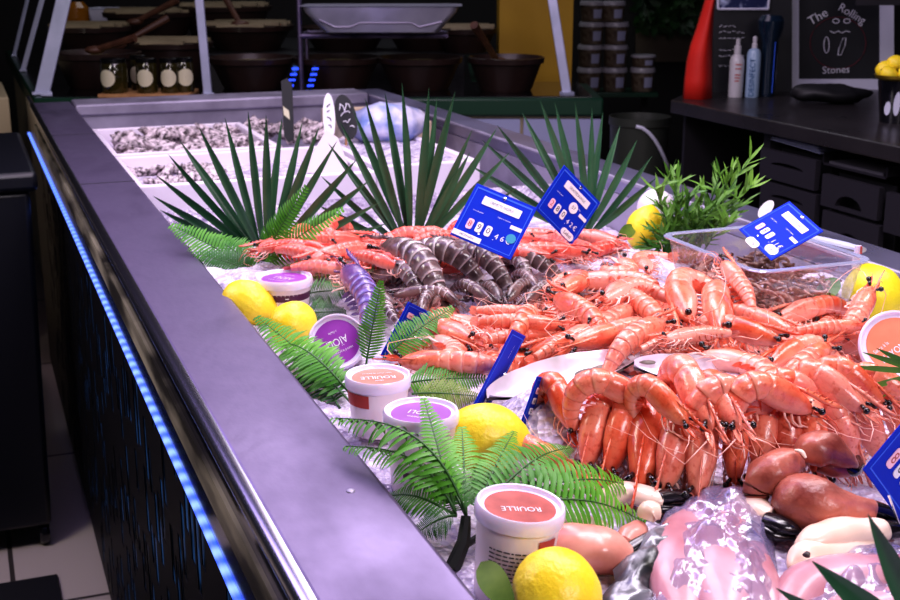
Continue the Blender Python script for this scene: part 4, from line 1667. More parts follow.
pearl_shell((488, 388), (640, 362), .99, .027, 'long white pearly shell left of the upper row, with grey scar', [(.72, .15, .010), (.84, -.3, .006), (.80, .5, .005), (.62, .1, .008)])
pearl_shell((634, 368), (758, 374), 1.0, .021, 'shorter white pearly shell in the middle behind the upper row', [(.55, .2, .004), (.1, -.3, .006)])
b = MB()
rr = random.Random(4)
for i in range(16):
    b.ball((rr.uniform(-.008, .008), rr.uniform(-.004, .004), rr.uniform(0, .006)), .0022, 6, 4)
o = b.obj('herb_sprig', M['hedge'])
o.location = A(672, 363, 1.008)
tag(o, 'tiny dark green herb sprig on the pearly shells', 'herb')


# ================================================================== CRAB CLAWS
def chain(mb, pts, rad, flat=.75, n=14, mi=0, ref=None, ends=True):
    """smooth tapered body through the points"""
    P, Rr = [V(p) for p in pts], list(rad)
    out, ro = [], []
    m = 8
    for i in range(len(P) - 1):
        p0, p1, p2, p3 = P[max(0, i - 1)], P[i], P[i + 1], P[min(len(P) - 1, i + 2)]
        r0, r1, r2, r3 = Rr[max(0, i - 1)], Rr[i], Rr[i + 1], Rr[min(len(P) - 1, i + 2)]
        for k in range(m):
            t = k / m
            f = lambda a, b, c, d: .5 * (2 * b + (c - a) * t + (2 * a - 5 * b + 4 * c - d) * t * t + (3 * b - a - 3 * c + d) * t ** 3)
            out.append(V((f(p0.x, p1.x, p2.x, p3.x), f(p0.y, p1.y, p2.y, p3.y), f(p0.z, p1.z, p2.z, p3.z))))
            ro.append(max(.0004, f(r0, r1, r2, r3)))
    out.append(P[-1])
    ro.append(Rr[-1])
    mb.tube(out, ro, n, mi=mi, flat=flat, ref=ref)


def claw(label, parts, group=None):
    o0 = parts[0][2][0]
    t = empty('crab_claw', label, 'crab claw', V(o0))
    for nm, m, pts, rad, flat in parts:
        b = MB()
        chain(b, [V(p) - V(o0) for p in pts], rad, flat, n=22)
        for i in range(len(b.v)):
            v_ = V(b.v[i])
            w_ = v_ + V(o0)
            b.v[i] = tuple(v_ + V((noise.noise(w_ * 60), noise.noise(w_ * 60 + V((5, 0, 0))), noise.noise(w_ * 60 + V((0, 5, 0))))) * (.0022 * min(1, max(rad) / .015)))
        b.obj(nm, M[m], t, auto=None)
    return t


claw('reddish crab claw on top of the others, folded, lying on the front row', [
    ('arm', 'claw', [A(757, 508, .966), A(757, 492, .978), A(766, 478, .990), A(784, 467, .998), A(798, 462, 1.002), A(806, 462, 1.003)], [.007, .0125, .0185, .0165, .0115, .005], .95),
    ('palm', 'claw', [A(797, 460, 1.003), A(803, 454, 1.008), A(814, 449, 1.012), A(828, 450, 1.011), A(844, 459, 1.004), A(853, 465, .998)], [.005, .0125, .0185, .0175, .0115, .0065], .82),
    ('pincer', 'claw', [A(818, 464, .998), A(832, 468, .996), A(846, 471, .993), A(854, 471, .992)], [.008, .0095, .0075, .004], .8),
    ('joint_ring', 'claw_pale', [A(795, 450, 1.017), A(802, 452, 1.0175), A(806, 458, 1.014)], [.0012, .0022, .0012], .8),
    ('claw_tip', 'claw_tip', [A(846, 467, .998), A(853, 471, .994), A(859, 466, .992), A(858, 456, .994)], [.005, .0062, .005, .002], .8)])
claw('brown-red crab claw with black fingers below the card at the right', [
    ('arm', 'claw', [A(796, 518, .966), A(787, 506, .970), A(784, 490, .978), A(790, 478, .984), A(802, 474, .986)], [.004, .006, .0065, .006, .004], .9),
    ('palm', 'claw', [A(792, 502, .972), A(797, 500, .976), A(806, 501, .981), A(822, 504, .982), A(842, 508, .979), A(872, 512, .974)], [.012, .0225, .0265, .0225, .0165, .0105], .88),
    ('pincer', 'claw', [A(812, 528, .966), A(832, 525, .966), A(850, 521, .966), A(868, 518, .968)], [.008, .0105, .009, .0075], .8),
    ('upper_finger', 'claw_tip', [A(864, 507, .977), A(884, 512, .972), A(908, 522, .965)], [.0095, .0085, .003], .7),
    ('lower_finger', 'claw_tip', [A(862, 518, .97), A(880, 522, .965), A(900, 528, .96)], [.007, .006, .003], .7)])
claw('cream crab claw lying level at the right with black tip', [
    ('palm', 'claw_pale', [A(800, 552, .965), A(815, 540, .972), A(850, 531, .972), A(885, 530, .968)], [.006, .014, .015, .010], .75),
    ('claw_tip', 'claw_tip', [A(880, 530, .966), A(896, 528, .964), A(910, 526, .96)], [.011, .009, .003], .7)])
claw('cream crab claw just below the level one, above wrapped fish', [
    ('palm', 'claw_pale', [A(797, 570, .96), A(806, 556, .966), A(845, 549, .964), A(880, 540, .96)], [.007, .013, .012, .006], .75),
    ('dark_joint', 'pearl_dark', [A(806, 556, .976), A(808, 553, .977)], [.003, .002], .7)])
claw('crab claw with two black fingers in the middle of the ice', [
    ('palm', 'claw_pale', [A(738, 500, .965), A(754, 508, .968), A(772, 518, .966)], [.008, .013, .011], .75),
    ('upper_finger', 'claw_tip', [A(766, 520, .968), A(786, 526, .968), A(803, 534, .962)], [.010, .009, .003], .7),
    ('lower_finger', 'claw_tip', [A(764, 530, .962), A(778, 536, .96), A(796, 538, .958)], [.009, .007, .003], .7)])
claw('pale crab claw pointing right below the fern with black finger', [
    ('palm', 'claw_pale', [A(600, 500, .96), A(625, 494, .966), A(655, 498, .966), A(664, 500, .965)], [.012, .013, .012, .010], .75),
    ('upper_finger', 'claw_tip', [A(658, 497, .968), A(680, 495, .967), A(697, 499, .962)], [.009, .008, .003], .7),
    ('lower_finger', 'claw_tip', [A(660, 508, .961), A(672, 508, .96), A(684, 505, .958)], [.006, .005, .002], .7)])
claw('dusky pink crab claw right of the nearest tub, pale on top', [
    ('palm', 'claw_pink', [A(553, 548, .968), A(568, 546, .972), A(600, 550, .970), A(626, 560, .962)], [.014, .020, .021, .015], .85),
    ('pale_joint', 'claw_pale', [A(560, 522, .968), A(582, 522, .972), A(606, 530, .968)], [.008, .011, .009], .6)])
claw('crab claw with blue-black finger beside the crumpled foil', [
    ('palm', 'claw_pale', [A(646, 520, .974), A(650, 512, .98), A(660, 512, .98)], [.008, .011, .008], .8),
    ('arm', 'claw_pink', [A(624, 545, .962), A(632, 536, .964), A(640, 528, .966)], [.010, .012, .009], .8),
    ('finger', 'claw_tip', [A(626, 551, .968), A(636, 545, .97), A(648, 536, .974)], [.005, .006, .004], .7)])


# ================================================================== WRAPPED FISH
def dome(label_, name, poly_px, z0, hgt, m, parent, o0, seed, rough=.01, nseg=90, nr=34):
    P = [A(x, y, z0) for x, y in poly_px]
    c = sum(P, V((0, 0, 0))) / len(P)
    b = MB()
    rs = []
    for i in range(nr + 1):
        u_ = 1 - i / nr
        ring = []
        for j in range(nseg):
            f = j / nseg * len(P)
            k = int(f)
            fr = f - k
            q = P[k % len(P)].lerp(P[(k + 1) % len(P)], fr)
            p = c.lerp(q, max(.01, u_))
            n1 = noise.noise(V((p.x * 28, p.y * 28, seed)))
            n2 = noise.noise(V((p.x * 48, p.y * 48, seed + 4)))
            z = z0 + hgt * (1 - u_ ** 2.6) + rough * n1 + rough * 1.3 * abs(n2) - rough * .6 * abs(noise.noise(V((p.x * 100, p.y * 100, seed + 9))))
            ring.append(V((p.x, p.y, z)) - o0)
        rs.append(ring)
    b.rings(rs, cap=True)
    return b.obj(name, m, parent, auto=None)


def wrapped(label, poly_px, z0, hgt, fillets, seed):
    o0 = A(*poly_px[0], z0)
    t = empty('wrapped_fish', label, 'fish', o0)
    for pts, rad, fl in fillets:
        b = MB()
        chain(b, [V(p) - o0 for p in pts], rad, fl)
        b.obj('fish_fillet', M['fillet'], t, auto=None)
    dome('', 'plastic_wrap', poly_px, z0, hgt, M['film'], t, o0, seed, .009)
    return t


wrapped('pale pink fish pieces in a crumpled clear plastic bag at the bottom', [(640, 640), (648, 560), (664, 516), (700, 496), (742, 482), (764, 500), (774, 545), (780, 590), (770, 640), (700, 660)], .952, .028,
        [([A(690, 640, .955), A(676, 580, .965), A(684, 530, .968), A(706, 508, .962)], [.012, .021, .019, .008], .5), ([A(730, 650, .955), A(722, 580, .968), A(724, 530, .97), A(742, 500, .962)], [.012, .022, .018, .008], .5),
         ([A(770, 640, .952), A(758, 585, .96), A(754, 545, .96)], [.012, .018, .008], .5)], 2)
wrapped('wrapped pinkish fish at the bottom right behind the palm tips', [(772, 640), (785, 582), (812, 564), (850, 556), (900, 548), (960, 552), (960, 640), (880, 670)], .950, .022,
        [([A(785, 620, .955), A(812, 582, .962), A(870, 572, .966), A(950, 568, .96)], [.012, .022, .022, .012], .55), ([A(800, 660, .95), A(860, 610, .958), A(950, 600, .955)], [.012, .022, .012], .55)], 8)
# crumpled foil between
o0 = A(625, 600, .955)
t = empty('crumpled_foil', 'crumpled silver and black wrapper strip between lemon and wrapped fish', 'wrapper', o0)
b = MB()
pts = [A(604, 640, .955), A(622, 598, .968), A(636, 566, .975), A(652, 540, .978), A(664, 524, .976)]
n, k = 26, 8
vs, fs = [], []
for i in range(n + 1):
    u_ = i / n * (len(pts) - 1)
    j = min(len(pts) - 2, int(u_))
    p = pts[j].lerp(pts[j + 1], u_ - j)
    for q in range(k + 1):
        s = -1 + 2 * q / k
        w = .018 + .004 * math.sin(i * .9)
        vs.append(p + rgt * (s * w) + Z * (-.012 * s * s + .006 * noise.noise(V((i * .5, q * .7, 1)))) - o0)
for i in range(n):
    for q in range(k):
        a = i * (k + 1) + q
        fs.append((a, a + 1, a + k + 2, a + k + 1))
b.add(vs, fs)
b.obj('wrapper_sheet', M['foil'], t, auto=None)

# ================================================================== OYSTER BOXES AT THE FAR END
def open_box(name, label, x0, x1, y0, y1, z0, z1, m, th=.018, cat='box', fill=None):
    t = empty(name, label, cat, V(((x0 + x1) / 2, (y0 + y1) / 2, z0)))
    o = t.location
    b = MB()
    X0, X1, YY0, YY1 = x0 - o.x, x1 - o.x, y0 - o.y, y1 - o.y
    H = z1 - z0
    b.bb(X0, X1, YY0, YY0 + th, 0, H)
    b.bb(X0, X1, YY1 - th, YY1, 0, H)
    b.bb(X0, X0 + th, YY0 + th, YY1 - th, 0, H)
    b.bb(X1 - th, X1, YY0 + th, YY1 - th, 0, H)
    b.bb(X0 + th, X1 - th, YY0 + th, YY1 - th, 0, .02)
    b.obj('box_wall', m, t, bevel=.003)
    if fill:
        b = MB()
        n = 16
        vs = [(X0 + th + (X1 - X0 - 2 * th) * i / n, YY0 + th + (YY1 - YY0 - 2 * th) * j / n, fill - z0 + .008 * noise.noise(V((i * .7, j * .7, x0)))) for j in range(n + 1) for i in range(n + 1)]
        fs = [(j * (n + 1) + i, j * (n + 1) + i + 1, (j + 1) * (n + 1) + i + 1, (j + 1) * (n + 1) + i) for j in range(n) for i in range(n)]
        b.add(vs, fs)
        b.obj('ice_filling', M['ice'], t, auto=None)
    return t


open_box('oyster_box', 'white foam box nearest the left palm leaf, holding small oysters', .300, .800, 2.50, 2.90, .876, .975, M['foam'], fill=.945)
open_box('oyster_box', 'white foam box of oysters against the back steel wall at left', .302, .700, 2.93, 3.40, .876, .975, M['foam'], fill=.935)
open_box('foam_box', 'white foam box behind the tall palm leaf at the right rear', .815, 1.055, 2.54, 2.98, .876, .978, M['foam'], fill=.97)
open_box('foam_box', 'cream box with stained side behind the white leaning card', .935, 1.13, 3.05, 3.42, .876, 1.0, mat('cream_foam', rgb(214, 200, 186), .6, col2=rgb(196, 176, 150), nscale=7), fill=.98)


def oyster_mesh(seed):
    rr = random.Random(seed)
    b = MB()
    n, m = 22, 13
    rs = []
    for i in range(m + 1):
        a = pi * i / m
        ring = []
        for j in range(n):
            th = 2 * pi * j / n
            x = math.sin(a) * math.cos(th) * (1 + .35 * math.cos(th))
            y = math.sin(a) * math.sin(th) * .62
            z = -math.cos(a) * .30
            q = 1 + .3 * noise.noise(V((x * 2.2 + seed, y * 2.2, z * 2))) + .16 * noise.noise(V((x * 6, y * 6 + seed, z * 6))) + .07 * math.sin(14 * math.hypot(x, y) + seed)
            ring.append((x * q, y * q, z * q + .08 * noise.noise(V((x * 3, y * 3, seed)))))
        rs.append(ring)
    b.rings(rs)
    return b.mesh('oyster', M['oyster'], auto=None)


OY = [oyster_mesh(i) for i in range(4)]
rr = random.Random(12)


def oysters(n, x0, x1, y0, y1, z, dz, label, group, size=.042):
    for i in range(n):
        o = bpy.data.objects.new('oyster', OY[i % 4])
        COL.objects.link(o)
        o.location = (rr.uniform(x0, x1), rr.uniform(y0, y1), z + rr.uniform(0, dz))
        o.rotation_euler = (rr.uniform(-.6, .6), rr.uniform(-.6, .6), rr.uniform(0, 6.28))
        k = size * rr.uniform(.8, 1.2)
        o.scale = (k, k, k)
        tag(o, label, 'oyster', group)


oysters(70, .335, .66, 2.97, 3.36, .944, .022, 'rough grey oyster heaped in the rear white box', 'oysters in the rear box', .042)
oysters(26, .60, .93, 3.06, 3.5, .94, .015, 'grey oyster spread thinly right of the rear heap', 'oysters right of the rear heap', .038)
oysters(40, .33, .53, 2.53, 2.86, .945, .012, 'small grey oyster on ice in the nearer white box', 'oysters in the nearer box', .030)

# name cards and bag among the boxes
d = 3.06


def oval_card(name, label, px, rx, ry, tilt, m, dist, marks, mk):
    ctr = AD(px[0], px[1], dist)
    s = depth(ctr) / F
    t = empty(name, label, 'sign', ctr)
    b = MB()
    n = 28
    c_, s_ = math.cos(tilt), math.sin(tilt)

    def P(a, k=1.0, off=0.0):
        x, y = math.cos(a) * rx * s * k, math.sin(a) * ry * s * k
        return rgt * (x * c_ - y * s_) + upv * (x * s_ + y * c_) - fwd * off
    pts = [P(2 * pi * i / n) for i in range(n)]
    b.hexa(pts, [p + fwd * .004 for p in pts])
    b.obj('sign_panel', m, t, smooth=False)
    b = MB()
    for (x0, y0, x1, y1) in marks:
        q = [rgt * ((x * c_ - y * s_) * s) + upv * ((x * s_ + y * c_) * s) - fwd * .002 for x, y in ((x0, y0), ((x0 + x1) / 2 + 1, (y0 + y1) / 2 + 1.2), (x1, y1))]
        b.tube(q, .0012, 5)
    b.obj('handwriting', mk, t)
    b = MB()
    b.tube([-upv * ry * s * .8 + fwd * .003, -upv * (ry * s + .09) + fwd * .003], .003, 6)
    b.obj('stake', M['wood'], t)


oval_card('oval_sign', 'black oval sign with white handwriting among the oyster boxes', (346, 117), 10.5, 23, .22, M['slate'], 3.05,
          [(-5, 8, -3, 14), (-3, 14, 0, 6), (0, 6, 3, 13), (3, 13, 6, 8), (-5, 2, 0, 5), (0, 5, 5, 3), (-4, -4, 0, -6), (0, -6, 4, -3), (2, -10, 6, -12)], M['white'])
oval_card('oval_sign', 'narrow white oval sign with dark handwriting beside the black oval', (329, 117), 6, 24, .04, M['white'], 3.0,
          [(-2, 10, 2, 13), (-2, 0, 2, -4), (-1, -8, 2, -11), (-2, 5, 1, 6)], M['ink'])
# tall black tag at the rear
ctr = AD(286, 108, 3.32)
s = depth(ctr) / F
t = empty('tall_sign', 'tall narrow black sign with small white label at the back ledge', 'sign', ctr)
b = MB()
b.hexa([rgt * x * s + upv * y * s for x, y in ((-5, 27), (1, 30), (6, 24), (8, -32), (2, -34), (-2, -28))], [rgt * x * s + upv * y * s + fwd * .006 for x, y in ((-5, 27), (1, 30), (6, 24), (8, -32), (2, -34), (-2, -28))])
b.obj('sign_panel', M['slate'], t, smooth=False)
b = MB()
q = [rgt * x * s + upv * y * s - fwd * .002 for x, y in ((-3, 2), (3, -3), (4, -12), (-2, -7))]
b.hexa(q, [p + fwd * .001 for p in q])
b.obj('white_label', M['cream'], t, smooth=False)
# white leaning card
p = A(318, 176, .95)
t = empty('white_card', 'white folded card leaning in front of the cream box', 'card', p)
b = MB()
d_ = p.dot(hd)
q = [AD(x, y, d_ + dd) - p for x, y, dd in ((302, 172, 0), (352, 176, 0), (338, 138, .05), (326, 130, .06))]
b.hexa(q, [v_ + hd * .004 for v_ in q])
b.obj('card_panel', M['cone'], t, smooth=False)
# blue and white bag
p = AD(388, 124, 3.12)
b = MB()
b.ball((0, 0, 0), .1, 26, 16, sc=(1.0, .7, .52))
for i in range(len(b.v)):
    v_ = V(b.v[i])
    k = 1 + .16 * noise.noise(v_ * 22) + .1 * noise.noise(v_ * 50)
    b.v[i] = tuple(v_ * k)
o = b.obj('shellfish_bag', M['blue_bag'], auto=None)
o.location = p
tag(o, 'blue and white plastic bag of shellfish behind the black oval sign', 'bag')

# ================================================================== ROOM
b = MB()
b.bb(-4, 7, -2, 9.5, -.05, 0)
struct('floor', b, M['floor'], smooth=False)
wb = hd * 6.9
b = MB()
q = [wb + rgt * -5, wb + rgt * 6]
b.hexa([V((p.x, p.y, 0)) for p in q] + [V((q[1].x, q[1].y, 3.2)), V((q[0].x, q[0].y, 3.2))], [V((p.x, p.y, 0)) + hd * .1 for p in q] + [V((q[1].x, q[1].y, 3.2)) + hd * .1, V((q[0].x, q[0].y, 3.2)) + hd * .1])
struct('wall_back', b, M['wall'], smooth=False)
b = MB()
b.bb(-1.5, .10, 1.2, 2.82, 0, .012)
o = b.obj('floor_mat', M['black_matt'], bevel=.004)
tag(o, 'black rubber mat on the tiles beside the counter', 'mat')

# cream cabinet beyond the bin
b = MB()
t = empty('cream_cabinet', 'cream panelled cabinet behind the black bin at the left border', 'cabinet', V((-.25, 5.0, 0)))
b.bb(-.5, .40, -.3, .3, .05, .93)
b.obj('cabinet_body', M['beige'], t, bevel=.006)
b = MB()
b.bb(.10, .13, -.306, -.3, .3, .90)
b.bb(.25, .29, -.31, -.3, .62, .74)
b.obj('dark_slot', M['black_matt'], t, smooth=False)
for sx in (-.45, .35):
    b = MB()
    b.bb(sx - .02, sx + .02, -.28, .28, 0, .05)
    b.obj('foot', M['black_matt'], t)
# black bin at the left
bl = AY(37, 172, 2.95)
t = empty('bin_cabinet', 'black lidded bin standing left of the counter at the border', 'bin', V((-.2, 3.2, 0)))
o_ = V((-.2, 3.2, 0))
zt = bl.z
x1 = bl.x
yb = A(20, 132, zt).y
b = MB()
top = [V((-.55, 2.965, zt - .045)), V((x1 - .018, 2.965, zt - .045)), V((x1 - .018, yb, zt - .045)), V((-.55, yb, zt - .045))]
bot = [V((-.52, 2.985, .06)), V((.103, 2.985, .06)), V((.103, yb - .03, .06)), V((-.52, yb - .03, .06))]
b.hexa([p - o_ for p in bot], [p - o_ for p in top])
b.obj('bin_body', M['bin'], t, bevel=.012)
b = MB()
b.bb(-.56 - o_.x, x1 - o_.x, 2.95 - o_.y, yb + .01 - o_.y, zt - .045, zt)
b.obj('bin_lid', M['bin'], t, bevel=.012)
for wx, wy in ((.085, 3.02), (-.48, 3.02), (.085, yb - .1), (-.48, yb - .1)):
    b = MB()
    b.lathe([(.001, -.012), (.026, -.012), (.031, -.006), (.031, .006), (.026, .012), (.001, .012)], 18)
    w_ = b.obj('caster', M['black_gloss'], t)
    w_.location = (wx - o_.x, wy - o_.y, .031)
    w_.rotation_euler = (0, pi / 2, 0)
b = MB()
b.bb(-.012, .012, -.012, 0, -.006, .006)
h_ = b.obj('latch', M['chrome'], t)
h_.location = (.02 - o_.x, 2.966 - o_.y, zt - .09)

# ------------------------------------------------------------------ olive counter behind
P0 = AD(33, 97, 4.2)
zc = P0.z
P1 = AD(604, 97, 4.2)
P1b = P1 + hd * .5
P1c = AD(478, 97, 4.7)
P1c.z = zc
P2 = P1c + hd * 1.3
P3 = P0 + V((0, 2.3, 0))
t = empty('olive_counter', 'green-edged counter with pale fronts behind the fish counter', 'counter', V((P0.x, P0.y, 0)))
o_ = V((P0.x, P0.y, 0))
ce = (P0 + P1 + P2 + P3) / 4


def ins(p, k, z):
    q = p.lerp(ce, k)
    return V((q.x, q.y, z)) - o_


b = MB()
b.hexa([ins(p, 0, zc - .065) for p in (P0, P1, P1b, P1c, P2, P3)], [ins(p, 0, zc - .004) for p in (P0, P1, P1b, P1c, P2, P3)])
b.obj('green_edge', M['green_paint'], t, bevel=.008)
b = MB()
b.hexa([ins(p, .03, zc - .004) for p in (P0, P1, P1b, P1c, P2, P3)], [ins(p, .03, zc) for p in (P0, P1, P1b, P1c, P2, P3)])
b.obj('worktop', M['black_gloss'], t)
b = MB()
b.hexa([ins(p, .03, .08) for p in (P0, P1, P1b, P1c, P2, P3)], [ins(p, .03, zc - .065) for p in (P0, P1, P1b, P1c, P2, P3)])
b.obj('side_panel', M['beige'], t)
fd = (P1 - P0)
fl_ = fd.length
fd.normalize()
nf = 7
for i in range(nf):
    a0, a1 = fl_ * (i / nf) + .006, fl_ * ((i + 1) / nf) - .006
    b = MB()
    f0 = P0 - o_ + fd * a0 + hd * .010
    f1 = P0 - o_ + fd * a1 + hd * .010
    for z0, z1 in ((.12, zc - .075),):
        b.hexa([V((f0.x, f0.y, z0)), V((f1.x, f1.y, z0)), V((f1.x, f1.y, z1)), V((f0.x, f0.y, z1))],
               [V((f0.x, f0.y, z0)) + hd * .02, V((f1.x, f1.y, z0)) + hd * .02, V((f1.x, f1.y, z1)) + hd * .02, V((f0.x, f0.y, z1)) + hd * .02])
    b.obj('front_panel', M['drawer_white'], t, smooth=False)
# raised step at the back of the counter
b = MB()
s0 = P0 + hd * .62 + rgt * .05 - o_
s1 = P1 + hd * .62 - rgt * .46 - o_
b.hexa([V((s0.x, s0.y, zc)), V((s1.x, s1.y, zc)), V((s1.x, s1.y, zc)) + hd * 1.0, V((s0.x, s0.y, zc)) + hd * 1.0],
       [V((s0.x, s0.y, zc + .09)), V((s1.x, s1.y, zc + .09)), V((s1.x, s1.y, zc + .09)) + hd * 1.0, V((s0.x, s0.y, zc + .09)) + hd * 1.0])
b.obj('display_step', M['black_matt'], t, smooth=False)


def bar(name, label, pa, pb, wx, wy, m, cat='post'):
    """flat bar from pa (base) to pb"""
    t = empty(name, label, cat, pa)
    b = MB()
    e = (pb - pa)
    q = [rgt * -wx / 2 + hd * -wy / 2, rgt * wx / 2 + hd * -wy / 2, rgt * wx / 2 + hd * wy / 2, rgt * -wx / 2 + hd * wy / 2]
    b.hexa(q, [p + e for p in q])
    b.obj('bar', M[m], t, smooth=False, bevel=.003)
    b = MB()
    b.bb(-wx * .62, wx * .62, -.016, .016, 0, .008)
    b.obj('foot_plate', M[m], t, smooth=False)
    return t


for (bx, by), (tx, ty), w, lab in (((14, 56), (31, -15), .018, 'thin slanted steel post, farthest left on the olive counter edge'), ((23, 71), (46, -15), .022, 'slanted steel post second from the left on the olive counter edge'), ((42, 94), (67, -15), .052, 'wide slanted steel post at the corner of the olive counter')):
    pa = A(bx, by, zc)
    pb = AY(tx, ty, pa.y)
    bar('guard_post', lab, pa, pb, w, .012, 'post')
pa = A(208, 95, zc)
bar('guard_post', 'upright steel post in the middle of the olive counter', pa, AD(198, -15, pa.dot(hd)), .028, .02, 'post')
pa = A(567, 94, zc)
bar('guard_post', 'leaning steel post in front of the yellow pillar', pa, AD(550, -15, pa.dot(hd)), .032, .02, 'post')


def bowl(cx, ry, hw, dist, label, zb=None, content='olive', slats=False):
    c = AD(cx, ry, dist + .12)
    s = depth(c) / F
    r = hw * s
    zb = zc if zb is None else zb
    H = max(.09, c.z - zb)
    t = empty('olive_bowl', label, 'bowl', V((c.x, c.y, zb)))
    b = MB()
    b.lathe([(.001, 0), (r * .66, 0), (r * .70, .008), (r * .93, H - .022), (r, H - .018), (r * 1.02, H), (r * .97, H + .002), (r * .92, H - .012), (r * .86, H - .035), (.001, H - .04)], 36)
    b.obj('bowl_body', M['bowl'], t)
    if slats:
        b = MB()
        for i in range(7):
            x = -r * .85 + i * r * 1.7 / 6
            l = math.sqrt(max(.01, 1 - (x / r) ** 2)) * r * .95
            b.box((x, 0, H + .006 + .004 * (i % 2)), (r * .2, 2 * l, .012), rot=None)
        o = b.obj('slatted_lid', M['slat'], t, smooth=False)
        o.rotation_euler = (0, 0, -YAW + pi / 2)
    else:
        b = MB()
        b.lathe([(.001, H - .012), (r * .5, H - .013), (r * .90, H - .020)], 28)
        b.obj('contents', M[content], t, auto=None)
    return t, V((c.x, c.y, zb + H)), r


bowl(97, 52, 43, 4.42, 'wide brown bowl behind the jars at left of the olive counter')
bowl(170, 42, 42, 4.66, 'brown bowl with pale slatted lid behind the middle jars', slats=True)
bowl(252, 57, 43, 4.38, 'brown bowl in the front row just right of the upright post')
bowl(337, 57, 43, 4.36, 'brown bowl in the front row below the metal tray')
bowl(420, 57, 42, 4.34, 'brown bowl in the front row left of the ladle bowl')
_, lp, lr = bowl(506, 57, 38, 4.30, 'rightmost brown bowl with ladle before the yellow pillar')
bowl(247, 25, 46, 4.98, 'brown bowl in the second row right of the upright post', zb=zc + .09, slats=True)
bowl(345, 33, 44, 4.98, 'brown bowl in the second row behind the metal tray', zb=zc + .09)
bowl(425, 30, 40, 4.98, 'brown bowl in the second row right behind the metal tray', zb=zc + .09)
bowl(466, 33, 30, 4.85, 'brown bowl with pale lid behind the ladle bowl', zb=zc + .09, slats=True)
bowl(90, 34, 40, 5.0, 'slat-lidded brown bowl in the second row at far left', zb=zc + .09, slats=True)
bowl(150, 12, 46, 5.4, 'slat-lidded brown bowl highest behind the jars', zb=zc + .09, slats=True)
bowl(225, 6, 46, 5.5, 'slat-lidded brown bowl farthest back near the upright post', zb=zc + .09, slats=True)


def ladle(a, b_, label, m='wood_dark'):
    t = empty('wooden_spoon', label, 'spoon', a)
    v_ = b_ - a
    q = MB()
    q.tube([V((0, 0, 0)), v_ * .5, v_], [.011, .012, .015], 8)
    q.obj('handle', M[m], t)
    q = MB()
    q.ball((0, 0, 0), .03, 12, 8, sc=(1.2, .8, .5))
    q.obj('spoon_head', M[m], t)


ladle(AD(118, 46, 4.86), AD(168, 18, 4.95), 'dark wooden spoon lying on the bowl lid behind the jars')
ladle(AD(95, 50, 4.45), AD(135, 38, 4.4), 'dark wooden spoon resting on the leftmost wide bowl')
ladle(AD(135, 22, 5.2), AD(178, 0, 5.2), 'dark wooden spoon lying on the farthest left bowl')
ladle(AD(240, 24, 4.95), AD(222, -8, 5.0), 'dark wooden spoon upright right of the middle post')
ladle(lp + rgt * -.03 - Z * .015, AD(474, 25, 4.25), 'dark ladle standing in the rightmost bowl')

# jars on a board
bc = A(145, 97, zc)
t = empty('wood_board', 'pale wooden board under the dark glass jars', 'board', V((bc.x, bc.y, zc)))
b = MB()
wj = 45 * depth(bc) / F
q = [rgt * -wj - hd * .03, rgt * wj - hd * .03, rgt * wj + hd * .16, rgt * -wj + hd * .16]
b.hexa(q, [p + Z * .012 for p in q])
b.obj('board', M['wood'], t, bevel=.002)
for i, (jx, hw, off, lab) in enumerate(((113, 13.5, .03, 'dark glass jar with round label, leftmost on the board'), (131, 8.5, .13, 'dark glass jar standing behind the gap of the left jars'), (146, 10.5, .03, 'dark glass jar with round label, middle of the board'),
                                        (169, 9.5, .03, 'dark glass jar with round label, left of the right pair'), (182, 9.5, .055, 'dark glass jar with round label, right end of the board'))):
    c = bc + rgt * ((jx - 145) * depth(bc) / F) + hd * off
    s = depth(c) / F
    r = hw * s
    H = 34 * s
    t = empty('glass_jar', lab, 'jar', frame(V((c.x, c.y, zc + .012)), rgt, hd, Z))
    b = MB()
    b.lathe([(.001, 0), (r * .92, 0), (r, .006), (r, H * .80), (r * .9, H * .87), (r * .88, H * .9)], 28)
    b.obj('jar_glass', M['jar'], t)
    b = MB()
    b.lathe([(r * .9, H * .87), (r * .96, H * .875), (r * .96, H * .985), (r * .9, H), (.001, H)], 28)
    b.obj('jar_lid', M['jar_lid'], t)
    b = MB()
    n = 20
    lr_ = H * .25
    tw = -pi / 2 + (.35 if i == 4 else (-.3 if i == 0 else 0))
    rs = []
    for f_ in (.02, .35, .7, 1.0):
        ring = []
        for k in range(n):
            a = 2 * pi * k / n
            th = math.cos(a) * lr_ * f_ / r + tw
            ring.append((math.cos(th) * (r + .0012), math.sin(th) * (r + .0012), H * .44 + math.sin(a) * lr_ * f_))
        rs.append(ring)
    b.rings(rs, cap=False)
    b.obj('round_label', M['cream'], t, smooth=False)

# metal tray on its rack
c = AD(382, 8, 4.36)
s = depth(c) / F
t = empty('metal_tray', 'shallow steel tray raised above the olive bowls', 'tray', frame(c, rgt, hd, Z))
b = MB()
rsx = [(80, .13, 3), (76, .125, 2), (74, .12, -3), (57, .10, -22), (54, .095, -23)]
b.rings([[V(p) for p in rrect(-hx * s, hx * s, -hy, hy, .03, z * s)] for hx, hy, z in rsx])
b.obj('tray_body', M['tray'], t)
b = MB()
b.tube([V((-60 * s, -.115, -10 * s)), V((-45 * s, -.105, -17 * s)), V((-30 * s, -.105, -17 * s)), V((-20 * s, -.108, -13 * s)), V((30 * s, -.108, -13 * s)), V((38 * s, -.105, -17 * s)), V((60 * s, -.110, -12 * s))], .004, 6)
b.obj('pressed_groove', M['steel_dull'], t)
c2 = AD(300, 36, 4.36)
t = empty('tray_rack', 'steel tube rack carrying the raised tray', 'rack', c2)
b = MB()
hz_ = c2.z - zc
b.tube([V((0, 0, -hz_)), V((0, 0, .16))], .009, 8)
b.tube([V((0, 0, 0)), rgt * .5], .009, 8)
